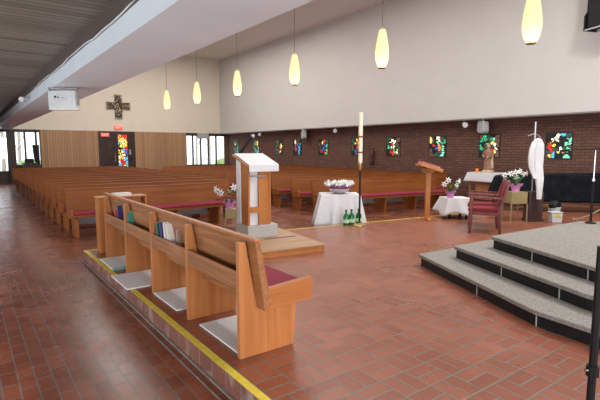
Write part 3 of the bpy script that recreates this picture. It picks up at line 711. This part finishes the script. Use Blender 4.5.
def petals(mb, c, r, tilt=None, n_=6, length=.05):
    """open trumpet flower of n petals"""
    d = Vector(tilt or (random.uniform(-1, 1), random.uniform(-1, 1), random.uniform(.3, 1.2))).normalized()
    a = d.orthogonal().normalized(); b2 = d.cross(a); c = Vector(c)
    for k in range(n_):
        t = 2 * PI * k / n_; e1 = a * math.cos(t) + b2 * math.sin(t); e2 = a * math.cos(t + .55) + b2 * math.sin(t + .55); e0 = a * math.cos(t - .55) + b2 * math.sin(t - .55)
        vs = [c - d * length, c + e0 * r * .5 + d * .005, c + e1 * r * 1.15 + d * .0, c + e2 * r * .5 + d * .005, c + e1 * r * .45 + d * .012 - e1 * .004]
        mb.add(vs, [(0, 1, 4), (0, 4, 3), (1, 2, 4), (4, 2, 3), (0, 3, 2, 1)])
fl = MB(); pu = MB()
for k in range(70):
    a = random.random() * 2 * PI; q = .29 * random.random() ** .5
    petals(fl, (q * 1.1 * math.cos(a), q * .95 * math.sin(a), .21 + .07 * random.random() - q * .08), .052)
for k in range(26):
    a = random.random() * 2 * PI; q = .22 + .06 * random.random(); pu.ball((q * math.cos(a), q * .85 * math.sin(a), .15 + .04 * random.random()), .022, seg=6, rings=4)
o = fl.build('white_flowers', M['petal'], fb); o['kind'] = 'stuff'
o = pu.build('purple_flowers', M['purple'], fb); o['kind'] = 'stuff'
# bottles by the candle
def bottle(loc, label):
    o = empty('glass_bottle', label, 'bottle', loc, 0, 'green bottles by the candle foot')
    MB().lathe([(.055, 0), (.060, .01), (.060, .17), (.05, .20), (.022, .235), (.020, .27), (.024, .285), (.02, .29)], seg=20).build('bottle_body', M['green_glass'], o, smooth=True)
    MB().lathe([(.0615, .05), (.0615, .12)], seg=20).build('paper_label', M['label'], o, smooth=True)
    MB().lathe([(.022, .285), (.022, .305), (.01, .307)], seg=12).build('bottle_cap', M['black'], o)
bottle((6.02, 6.68, PZ), 'green glass bottle nearest the white tablecloth, left of three')
bottle((6.16, 6.68, PZ), 'green glass bottle in the middle of the three at the candle')
bottle((6.34, 6.66, PZ), 'green glass bottle behind the candle foot, right of three')

# ------------------------------------------------------------------ wooden lectern with red book
lt = empty('lectern', 'slim honey oak lectern with open red book', 'lectern', (7.85, 6.16, PZ), R(-35))
MB().box(-.045, -.045, .05, .045, .045, 1.02).build('post', M['orange_wood'], lt, bevel=.004)
for aa in (0, 90): 
    q = MB().prism([(-.20, 0), (.20, 0), (.20, .03), (.12, .06), (-.12, .06), (-.20, .03)], 'y', -.035, .035).build('foot', M['orange_wood'], lt, bevel=.004); q.rotation_euler.z = R(aa)
MB().prism([(-.09, 1.0), (.09, 1.0), (.22, 1.10), (-.22, 1.10)], 'x', -.09, .09).build('bracket', M['orange_wood'], lt)
q = MB().box(-.24, -.20, 0, .24, .20, .035).box(-.24, -.215, 0, .24, -.195, .07).build('slanted_top', M['orange_wood'], lt, bevel=.004); q.location = (0, 0, 1.09); q.rotation_euler = (0, R(17), 0)
bk = empty('large_book', 'large red leather book lying open on the oak lectern', 'book', (7.85, 6.16, PZ + 1.135), R(-35)); bk.rotation_euler = (0, R(17), R(-35))
MB().box(-.20, -.16, 0, .20, .16, .012).box(-.20, -.16, .05, .20, .16, .062).box(-.20, .155, 0, .20, .167, .062).build('cover', M['red_leather'], bk, bevel=.003)
MB().box(-.19, -.15, .012, .19, .155, .05).build('pages', plain('pink_page_edges', (.62, .28, .28), .7), bk)
# small table with cloth and lily
table('low_table', 'low dark table under the short white cloth by the lectern', .50, .46, .44, (8.62, 6.02, PZ), R(-32), M['black'])
o = draped('tablecloth', .52, .48, .447, .34, flare=.07, waves=5, amp=.03, seed=3, hem_var=.12); o.location = (8.62, 6.02, PZ); o.rotation_euler.z = R(-32)
tag(o, 'short white cloth on the low table beside the lectern', 'tablecloth')

def lily(loc, label, h, seed, spread=.12, nfl=5, pot=.10, heads=None, bloom_r=.066):
    rnd = random.Random(seed); t = empty('potted_lily', label, 'plant', loc, 0, None)
    # foil wrapped pot with a ragged rim
    seg = 24; vs = []; fs = []
    pr_ = [(.62, 0), (.66, .05), (.85, .12), (1.05, .15)]
    for i, (r, z) in enumerate(pr_):
        for k in range(seg):
            a = 2 * PI * k / seg; q = (1 + (.16 * math.sin(k * 2.1) if i == 3 else .03 * math.sin(k * 3)))
            vs.append((pot * r * q * math.cos(a), pot * r * q * math.sin(a), z + (.035 * math.sin(k * 1.7) if i == 3 else 0)))
    for i in range(3):
        for k in range(seg): fs.append((i * seg + k, i * seg + (k + 1) % seg, (i + 1) * seg + (k + 1) % seg, (i + 1) * seg + k))
    fs.append(tuple(range(seg)))
    MB().add(vs, fs).build('foil_pot', M['pink'], t)
    st = MB(); lv = MB(); tops = []
    heads = heads or [(rnd.uniform(-spread, spread), rnd.uniform(-spread, spread), h * rnd.uniform(.82, 1.0)) for _ in range(nfl)]
    for hd in heads:
        p0 = Vector((hd[0] * .2, hd[1] * .2, .06)); p1 = Vector((hd[0] * .35, hd[1] * .35, hd[2] * .6)); p2 = Vector(hd) - Vector((hd[0], hd[1], 0)) * .12 - Vector((0, 0, .03))
        st.tube([p0, p1, p2], .006, 6); tops.append(Vector(hd))
    for k in range(34):
        a = rnd.random() * 2 * PI; z = rnd.uniform(.10, h * .80); ln = rnd.uniform(.09, .16); wd = .016
        d = Vector((math.cos(a), math.sin(a), rnd.uniform(-.1, .5))); s_ = Vector((-math.sin(a), math.cos(a), 0)); c = Vector((spread * .15 * math.cos(a), spread * .15 * math.sin(a), z))
        lv.add([c, c + d * ln * .45 + s_ * wd, c + d * ln + Vector((0, 0, -.03)), c + d * ln * .45 - s_ * wd, c + d * ln * .45 + Vector((0, 0, -.006))], [(0, 1, 4), (1, 2, 4), (2, 3, 4), (3, 0, 4), (0, 3, 2, 1)])
    MB.build(st, 'stems', M['leaf'], t)
    o = lv.build('leaves', M['leaf'], t); o['kind'] = 'stuff'
    for hd in tops:
        fm = MB(); petals(fm, hd, bloom_r, (hd.x * 4 - .5, hd.y * 4 - .7, .1), 6, .09); fm.build('bloom', M['petal'], t)
    return t
lily((8.44, 6.02, PZ + .45), 'white lily in pink foil on the low table by the lectern', .40, 2, heads=[(-.20, .02, .30), (.10, -.08, .27), (.16, -.1, .36), (-.02, .05, .38)], pot=.105)
def plant_stand(loc, rz, w_, hb, h, label):
    t = empty('plant_stand', label, 'plant stand', loc, rz)
    MB().box(-w_ / 2, -w_ / 2, h - hb, w_ / 2, w_ / 2, h).build('planter_box', M['brass_dull'], t, bevel=.004)
    for sx in (-1, 1):
        for sy in (-1, 1):
            MB().box(sx * w_ / 2 - .012, sy * w_ / 2 - .012, 0, sx * w_ / 2 + .012, sy * w_ / 2 + .012, h - hb).build('leg', M['brass_dull'], t)
plant_stand((4.40, 8.46, 0), R(-25), .22, .20, .42, 'small brass plant stand by the left pews behind the ambo')
lily((4.38, 8.46, .42), 'white lily in pink foil left of the ambo', .46, 5, heads=[(-.24, .14, .40), (-.16, .06, .33), (-.20, .10, .35), (.08, -.05, .44)], pot=.115, bloom_r=.085)
plant_stand((9.22, 5.00, PZ), R(-32), .34, .24, .62, 'tall brass plant stand between the red chairs and the hanging robe')
lily((9.22, 5.00, PZ + .62), 'large white lily in pink foil on the tall brass stand', .45, 8, heads=[(-.20, .14, .34), (-.12, .05, .37), (-.02, 0, .40), (.06, -.05, .42), (.12, -.1, .36), (.02, .0, .30), (.17, -.13, .38)], pot=.12)

# ------------------------------------------------------------------ burgundy armchairs
def make_chair():
    t = empty('armchair', '', 'chair', group='burgundy armchairs')
    w_ = .54; wd = M['bur_wood']
    for x in (0, w_ - .04):
        MB().prism([(.48, 0), (.52, 0), (.50, .64), (.46, .64)], 'x', x, x + .04).build('leg', wd, t, bevel=.004)
        MB().prism([(-.02, 0), (.02, 0), (.05, .42), (-.10, .93), (-.14, .93), (-.0, .42)], 'x', x, x + .04).build('leg', wd, t, bevel=.004)
        MB().prism([(-.02, .62), (.53, .635), (.55, .65), (.52, .67), (-.02, .655)], 'x', x - .008, x + .048).build('armrest', wd, t, bevel=.006)
    MB().box(.04, .46, .33, w_ - .04, .50, .385).box(.04, .02, .33, w_ - .04, .05, .385).box(.005, .04, .33, .035, .48, .385).box(w_ - .035, .04, .33, w_ - .005, .48, .385).build('seat_frame', wd, t)
    MB().prism([(.03, .385), (.52, .385), (.545, .41), (.53, .45), (.10, .455), (.04, .44)], 'x', .03, w_ - .03).build('seat_cushion', M['chair_pad'], t, bevel=.015)
    MB().prism([(.05, .50), (-.075, .88), (-.11, .88), (.01, .50)], 'x', .045, w_ - .045).build('backrest', M['chair_pad'], t, bevel=.012)
    MB().prism([(-.075, .88), (-.09, .935), (-.135, .935), (-.115, .88)], 'x', .04, w_ - .04).build('top_rail', wd, t, bevel=.006)
    return t
ch = make_chair(); ch.location = (7.50, 4.31, PZ); ch.rotation_euler.z = R(32); ch['label'] = 'nearer burgundy armchair, seen from its side beside the granite steps'
c2 = dup(ch, (8.05, 4.69, PZ), label='farther burgundy armchair, half hidden behind the nearer one')

# ------------------------------------------------------------------ pedestal, pole and hanging robe
pd = empty('pedestal', 'dark walnut pedestal under the hanging white robe', 'pedestal', (9.55, 4.78, PZ), R(-33))
MB().box(-.17, -.13, .0, .17, .13, .05).build('foot', M['dark_wood'], pd, bevel=.004)
MB().box(-.15, -.11, .05, .15, .11, .62).build('column', M['dark_wood'], pd, bevel=.006)
hs = empty('hanging_pole', 'grey metal pole with hook above the dark pedestal', 'stand', (9.60, 4.85, PZ + .62), R(-33))
MB().tube([(0, 0, 0), (0, 0, 1.44)], .018).build('pole', M['metal'], hs)
MB().tube([(-.16, -.02, 1.15), (0, 0, 1.20), (.12, 0, 1.12)], .012).build('hanger_arm', M['metal'], hs)
def robe():
    # body of folds plus the long left sleeve, closed sections swept downwards
    def sweep(secs, seg=28, folds=7, seed=0):
        vs = []; fs = []
        for i, (cx, cy_, z, rx, ry) in enumerate(secs):
            for k in range(seg):
                a = 2 * PI * k / seg; f = 1 + .10 * min(1, i / 3) * math.sin(folds * a + seed + i * .15)
                vs.append((cx + rx * f * math.cos(a), cy_ + ry * f * math.sin(a), z))
        for i in range(len(secs) - 1):
            for k in range(seg): fs.append((i * seg + k, i * seg + (k + 1) % seg, (i + 1) * seg + (k + 1) % seg, (i + 1) * seg + k))
        fs.append(tuple(range(seg))); fs.append(tuple((len(secs) - 1) * seg + k for k in range(seg)))
        return vs, fs
    t = empty('hanging_robe', 'white robe hanging from the grey pole by the brick wall', 'robe', (9.47, 4.79, PZ), R(-33))
    v, f = sweep([(.03, -.09, 1.72, .02, .02), (.035, -.09, 1.69, .06, .045), (.055, -.09, 1.60, .095, .055), (.06, -.09, 1.40, .10, .055), (.06, -.09, 1.15, .09, .055), (.065, -.15, .90, .085, .05), (.065, -.17, .72, .065, .04), (.065, -.17, .48, .05, .032)])
    MB().add(v, f).build('robe_body', M['cloth'], t, smooth=True)
    v, f = sweep([(0, -.10, 1.71, .03, .03), (-.05, -.10, 1.63, .055, .05), (-.085, -.10, 1.50, .065, .05), (-.10, -.10, 1.32, .065, .05), (-.095, -.10, 1.15, .055, .045), (-.06, -.10, 1.05, .05, .04), (-.02, -.15, .90, .045, .035)], folds=5, seed=2)
    MB().add(v, f).build('sleeve', M['cloth'], t, smooth=True)
robe()

# ------------------------------------------------------------------ credence table, statue, covered organ
table('credence_table', 'oak side table against the brick wall under a white cloth',   .62, 1.18, .80, (12.55, 7.56, PZ), 0, M['cred_wood'])
MBt = MB().box(12.30, 7.22, PZ + .02, 12.34, 7.9, PZ + .76).build('front_panel', M['cred_wood'])
tb = [o for o in bpy.data.objects if o.name.startswith('credence_table')][0]
MBt.parent = tb; MBt.matrix_parent_inverse = Matrix.Translation((-12.55, -7.56, -PZ))
o = draped('tablecloth', .64, 1.20, .807, .26, flare=.03, waves=6, amp=.012, seed=5); o.location = (12.55, 7.56, PZ)
tag(o, 'white cloth on the table under the statue by the brick wall', 'tablecloth')
st = empty('saint_statue', 'painted standing saint statue on the white-clothed table by the brick wall', 'statue', (12.45, 7.62, PZ + .81)); st.scale = (1.25, 1.25, 1.25)
MB().lathe([(.13, 0), (.13, .05), (.11, .06)], seg=20).build('statue_base', M['robe_cream'], st)
MB().lathe([(.105, .05), (.10, .15), (.085, .28), (.09, .36), (.10, .46), (.085, .52), (.035, .56), (.03, .58)], seg=20, sx=.8).tube([(0, .09, .50), (-.03, .13, .40), (-.10, .07, .38)], .03, 8, .02).tube([(0, -.09, .50), (-.03, -.13, .40), (-.10, -.05, .36)], .03, 8, .02).build('robe', M['robe'], st, smooth=True)
MB().lathe([(.112, .10), (.115, .20), (.10, .30), (.112, .42), (.09, .50), (.04, .55)], seg=14, c=(.025, 0, 0), sx=.75).build('cloak', M['robe_cream'], st, smooth=True)
MB().ball((0, 0, .62), .048, .045, .058).ball((-.045, 0, .61), .010, .008, .014).build('head', M['skin'], st, smooth=True)
MB().ball((.012, 0, .635), .052, .052, .058).build('hair', M['robe'], st, smooth=True)
MB().ball((-.11, .06, .38), .022).ball((-.11, -.045, .36), .022).build('hands', M['skin'], st, smooth=True)
o = MB().lathe([(.035, 0), (.045, .03), (.045, .09), (.035, .11)], seg=14).build('votive_candle', M['orange'], smooth=True); o.location = (12.33, 7.90, PZ + .81)
tag(o, 'orange votive candle beside the saint statue', 'candle')
og = empty('covered_organ', 'long organ under a black quilted cover by the brick wall', 'organ', (10.40, 6.22, PZ), math.atan2(-1.8, 1.4))
MB().prism([(0, .24), (3.1, .24), (3.1, .95), (2.2, .93), (.30, .86), (.10, .84), (-.06, .40)], 'y', 0, .60).build('quilted_cover', M['black_cloth'], og, bevel=.05)
for x in (.25, 1.5, 2.8):
    for y in (.06, .5): MB().box(x - .04, y - .04, 0, x + .04, y + .04, .22).build('leg', M['dark_wood'], og)
for x in (1.0, 2.0): pass
# box and bucket
bxo = empty('storage_box', 'white plastic box with yellow label beside the bucket', 'box', (9.75, 4.42, PZ), R(-33))
MB().prism([(-.10, 0), (.10, 0), (.115, .20), (-.115, .20)], 'y', -.08, .08).build('box_body', M['plastic_white'], bxo, bevel=.006)
MB().box(-.12, -.09, .20, .12, .09, .215).build('lid', M['plastic_white'], bxo, bevel=.003)
MB().box(-.05, -.086, .12, .07, -.080, .17).build('yellow_label', M['plastic_yellow'], bxo)
bu = empty('bucket', 'white bucket with a black liner by the storage box', 'bucket', (9.97, 4.54, PZ))
MB().lathe([(.09, 0), (.12, .27), (.125, .28), (.125, .29), (.11, .29)], seg=22).build('bucket_body', M['plastic_white'], bu, smooth=True)
MB().lathe([(.128, .27), (.13, .31), (.11, .38), (.06, .42), (.03, .42)], seg=22, sx=1.02, sy=.9).build('bin_liner', M['black'], bu, smooth=True)

# ------------------------------------------------------------------ microphone stands
ms = empty('microphone_stand', 'chrome microphone boom stand at the edge of the granite platform', 'microphone stand', (7.12, 2.74, PZ + .45))
MB().lathe([(.07, 0), (.07, .015), (.02, .03)], seg=20).build('base', M['black'], ms)
MB().tube([(0, 0, .02), (0, 0, .62)], .017).build('lower_tube', M['black'], ms)
MB().tube([(0, 0, .60), (0, 0, 1.03)], .011).build('upper_tube', M['chrome'], ms)
MB().tube([(0, 0, .60), (0, 0, .64)], .024).build('clutch', M['chrome'], ms)
MB().tube([(-.20, .26, 1.04), (.0, 0, 1.05), (.20, -.24, 1.13)], .008).build('boom', M['black'], ms)
MB().tube([(-.20, .26, 1.035), (-.27, .35, 1.02)], .018).build('microphone', M['black'], ms)
c_ = MB().tube([(7.28, 3.05, .613), (7.26, 2.98, .615), (7.22, 2.80, .70), (7.20, 2.66, .80), (7.18, 2.50, .93), (7.16, 2.38, 1.04), (7.15, 2.20, 1.08), (7.15, 2.0, .8), (7.15, 1.9, .615)], .010, 6).build('cord', M['rope'], smooth=True)
tag(c_, 'tan cord sloping down past the microphone stand on the granite platform', 'cord')
ns = empty('tripod_stand', 'black stand pole with chrome clutch at the right edge of the photo', 'stand', (2.735, .99, PZ))
MB().tube([(0, 0, .01), (0, 0, .98)], .022).build('pole', M['black'], ns, smooth=True)
MB().tube([(0, 0, .25), (0, 0, .31)], .034).build('clutch', M['black'], ns)
MB().tube([(0, 0, .285), (-.045, .02, .285)], .010).build('clutch_knob', M['chrome'], ns)
MB().lathe([(.06, 0), (.06, .012), (.03, .02)], seg=20).build('base', M['black'], ns)

# ------------------------------------------------------------------ wall and ceiling fixtures
# hanging fixture under the near beam
fx = empty('hanging_floodlight', 'white box floodlight hanging from the left beam', 'light', (1.30, 7.95, 2.275), R(-36)); fx.scale = (.9, .9, .88)
MB().box(-.23, -.08, 0, .23, .10, .30).build('housing', M['white_box'], fx, bevel=.02)
MB().box(-.20, -.085, .03, .20, -.079, .27).build('front_plate', M['plastic_white'], fx)
MB().box(-.24, -.05, -.03, .24, .08, .005).build('lower_rim', M['white_spk'], fx, bevel=.01)
for i_, (x, z, r) in enumerate(((-.10, .19, .022), (-.05, .18, .014), (.02, .17, .009), (.08, .17, .007))):
    q = MB().lathe([(r, 0), (r, .004)], seg=12).build('mark', M['frame_dark'], fx); q.rotation_euler.x = R(90); q.location = (x, -.085, z)
for x in (-.235, .235):
    MB().box(x - .012, -.02, .05, x + .012, .04, .36).build('bracket', M['metal'], fx)
MB().tube([(-.12, 0, .30), (-.19, .02, .36)], .005).build('cord', M['black'], fx)
MB().tube([(-.235, 0, .345), (.235, 0, .345)], .012).build('crossbar', M['metal'], fx)
MB().box(-.05, -.03, .34, .05, .04, .365).build('mount', M['metal'], fx)
cb = MB(); random.seed(9)
pts = [(1.15, y, 2.79 + .012 * math.sin(y * 2.3) + .008 * math.sin(y * 7)) for y in [2 + k * .35 for k in range(24)]]
cb.tube(pts, .007, 6); tag(cb.build('cable', M['white_spk'], smooth=True), 'white cable running along the edge of the left beam', 'cable')
sn = empty('beam_spotlight', 'small white spotlight on the left beam behind the floodlight', 'light', (1.12, 11.2, 2.68))
MB().tube([(0, 0, 0), (-.10, -.14, -.02)], .055, 14).build('lamp_head', M['white_spk'], sn); MB().box(-.0, -.02, -.02, .06, .02, .02).build('mount', M['white_spk'], sn)
sn2 = empty('beam_speaker', 'small grey speaker at the far end of the left beam', 'speaker', (1.40, 20.6, 2.38), R(-36))
MB().prism([(-.13, 0), (.13, 0), (.18, .12), (.13, .19), (-.13, .19), (-.18, .10)], 'y', -.1, .1).build('cabinet', M['grey_spk'], sn2, bevel=.02); MB().box(-.02, -.02, .18, .02, .02, .221).build('mount', M['grey_spk'], sn2)
def wall_speaker(y, z, s, label, x=WALLX):
    t = empty('wall_speaker', label, 'speaker', (x, y, z), R(62), 'grey speakers below the right wall')
    t.location = (x - .3, y, z)
    MB().prism([(-.16 * s, -.12 * s), (-.14 * s, .13 * s), (.12 * s, .17 * s), (.16 * s, .10 * s), (.16 * s, -.14 * s), (-.10 * s, -.18 * s)], 'y', -.10, .10).build('cabinet', M['grey_spk'], t, bevel=.03)
    MB().tube([(0, 0, .12 * s), (0, 0, 2.57 - z)], .02).build('bracket', M['metal'], t)
wall_speaker(8.25, 2.34, 1.2, 'grey speaker hung above the statue near the right of the wall')
wall_speaker(17.6, 2.38, 1.5, 'grey speaker hung over the blue stained glass window')
def spot(x, y, z, label, dx=-.1, dy=-.12):
    t = empty('wall_spotlight', label, 'light', (x, y, z), 0, 'small white spotlights under the right wall')
    MB().tube([(.04, .04, .02), (dx, dy, -.05)], .05, 14, .085).build('lamp_head', M['white_spk'], t)
    MB().tube([(0, 0, 0), (0, 0, 2.57 - z)], .012).build('stem', M['metal'], t)
spot(13.1, 8.93, 2.46, 'small white spotlight left of the grey speaker above the statue')
spot(13.1, 15.32, 2.48, 'small white spotlight left of the paschal candle top')
spot(13.1, 21.6, 2.48, 'small white spotlight above the ambo microphone')
ex = empty('wall_speaker', 'grey speaker above the five-pane window at the back', 'speaker', (11.62, BACKY - .28, 2.42))
MB().prism([(-.32, -.15), (.32, -.15), (.32, .17), (-.32, .17)], 'y', -.12, .12).build('cabinet', M['grey_spk'], ex, bevel=.02)
MB().box(-.05, .12, -.05, .05, .26, .05).build('bracket', M['metal'], ex)
sc = empty('wall_speaker', 'black panel speaker hanging in front of the far left window', 'speaker', (2.72, BACKY - .5, 1.0))
MB().prism([(.02, .05), (.14, -.08), (.24, -.1), (.24, .85), (-.04, .85)], 'y', -.1, .1).build('cabinet', M['black'], sc, bevel=.02)
MB().tube([(.1, 0, .85), (.1, 0, 1.60)], .015).build('bracket', M['black'], sc)
# corpus on the brick wall
cf = empty('wall_figure', 'small dark carved figure mounted on the brick wall right of the candle', 'statue', (WALLX - .09, 13.28, 1.10))
MB().lathe([(.05, 0), (.07, .06), (.05, .25), (.07, .38), (.075, .45), (.03, .52), (.03, .54)], seg=14, sx=.8).tube([(0, .07, .45), (-.03, .13, .55), (-.03, .14, .66)], .022, 8, .016).tube([(0, -.07, .45), (-.06, -.10, .34), (-.09, -.04, .28)], .022, 8, .016).build('figure_body', M['bronze'], cf, smooth=True)
MB().ball((0, 0, .58), .042, .04, .05).build('head', M['bronze'], cf, smooth=True)
MB().lathe([(.03, -.10), (.09, 0), (.09, .015)], seg=14).build('wall_bracket', M['bronze'], cf)
# black speaker with frame high on the right wall
hs2 = empty('hanging_speaker', 'black framed speaker hung high at the right edge of the white wall', 'speaker', (12.35, 4.78, 4.48), R(70))
MB().box(-.30, -.16, .04, .30, .16, 1.2).build('cabinet', M['black'], hs2, bevel=.02)
for x in (-.34, .34): MB().prism([(-.2, 0), (.2, 0), (.2, .35), (.12, .45), (.12, 1.25), (-.12, 1.25), (-.12, .45), (-.2, .35)], 'x', x - .02, x + .02).build('bracket', M['black'], hs2)
MB().box(-.34, -.2, 0, .34, -.17, .03).box(-.34, .17, 0, .34, .2, .03).build('frame_bar', M['grey_spk'], hs2)
MB().tube([(0, -.0, .7), (.2, -.55, .7)], .03).build('wall_arm', M['black'], hs2)
# mosaic cross
cr = empty('mosaic_cross', 'dark mosaic cross hung high on the cream back wall', 'cross', (6.88, BACKY - .07, 3.93))
MB().box(-.17, 0, -.60, .17, .06, .58).box(-.57, 0, -.13, .57, .055, .21).build('cross_body', plain('dark_green_backing', (.05, .05, .03), .6), cr)
random.seed(21); cols = [('ochre_tile', (.42, .24, .06)), ('olive_tile', (.10, .12, .05)), ('cream_tile', (.55, .48, .34)), ('rust_tile', (.38, .07, .03)), ('black_tile', (.02, .02, .018))]
tiles = MB(); 
for i in range(-9, 10):
    for j in range(-10, 10):
        x = i * .06 + random.uniform(-.01, .01); z = j * .06 + random.uniform(-.01, .01)
        if (abs(x) < .18 - (.0 if abs(z) > .25 else 0)) or (-.13 < z < .21):
            if abs(x) > .57 or abs(z) > .60: continue
            tiles.cur = random.choice([0, 1, 1, 2, 3, 4, 4, 4]); tiles.box(x - .024, -.02, z - .024, x + .024, .0, z + .024)
o = tiles.build('mosaic_tiles', [plain(a, c, .4) for a, c in cols], cr)
for sx, sz, a in ((0, .60, 0), (0, -.62, 0), (.59, .04, 1), (-.59, .04, 1)):
    MB().box(sx - (.2 if not a else .03), -.01, sz - (.03 if not a else .2), sx + (.2 if not a else .03), .05, sz + (.03 if not a else .2)).build('cross_end', M['brass_dull'], cr)
# exit signs with block letters
def exit_sign(x, y, z, label, W=.42, Hh=.19):
    t = empty('exit_sign', label, 'sign', (x, y, z), 0, 'red exit signs')
    MB().box(-W / 2, 0, -Hh / 2, W / 2, .06, Hh / 2).build('sign_box', M['exit_red'], t, bevel=.004)
    cu = bpy.data.curves.new('letters', 'FONT'); cu.body = 'EXIT'; cu.size = .17; cu.align_x = 'CENTER'; cu.align_y = 'CENTER'; cu.extrude = .002
    o = bpy.data.objects.new('tmp', cu); col.objects.link(o); dg = bpy.context.evaluated_depsgraph_get(); me = bpy.data.meshes.new_from_object(o.evaluated_get(dg)); bpy.data.objects.remove(o)
    q = bpy.data.objects.new('letters', me); col.objects.link(q); me.materials.append(M['exit_pale']); q.parent = t; q.location = (0, -.004, 0); q.rotation_euler.x = R(90)
    return t
exit_sign(6.83, BACKY - .07, 2.80, 'small red exit sign on the cream wall below the cross')
e2 = exit_sign(6.12, BACKY - .12, 2.40, 'red exit sign at the top left of the dark double door')
MB().box(-.15, .06, .05, .15, .09, .09).build('mount', M['black'], e2)
# a stool / desk seen against the far left window
dt = empty('counter', 'dark counter silhouetted in front of the far left window', 'counter', (2.45, BACKY - 1.2, 0))
MB().box(-.25, -.2, 0, .25, .2, .95).build('cabinet', M['dark_wood'], dt); MB().box(-.30, -.25, .95, .30, .25, 1.0).build('counter_top', M['dark_wood'], dt)
MB().box(-.18, -.1, 1.0, .18, .1, 1.2).build('rack', M['black'], dt)
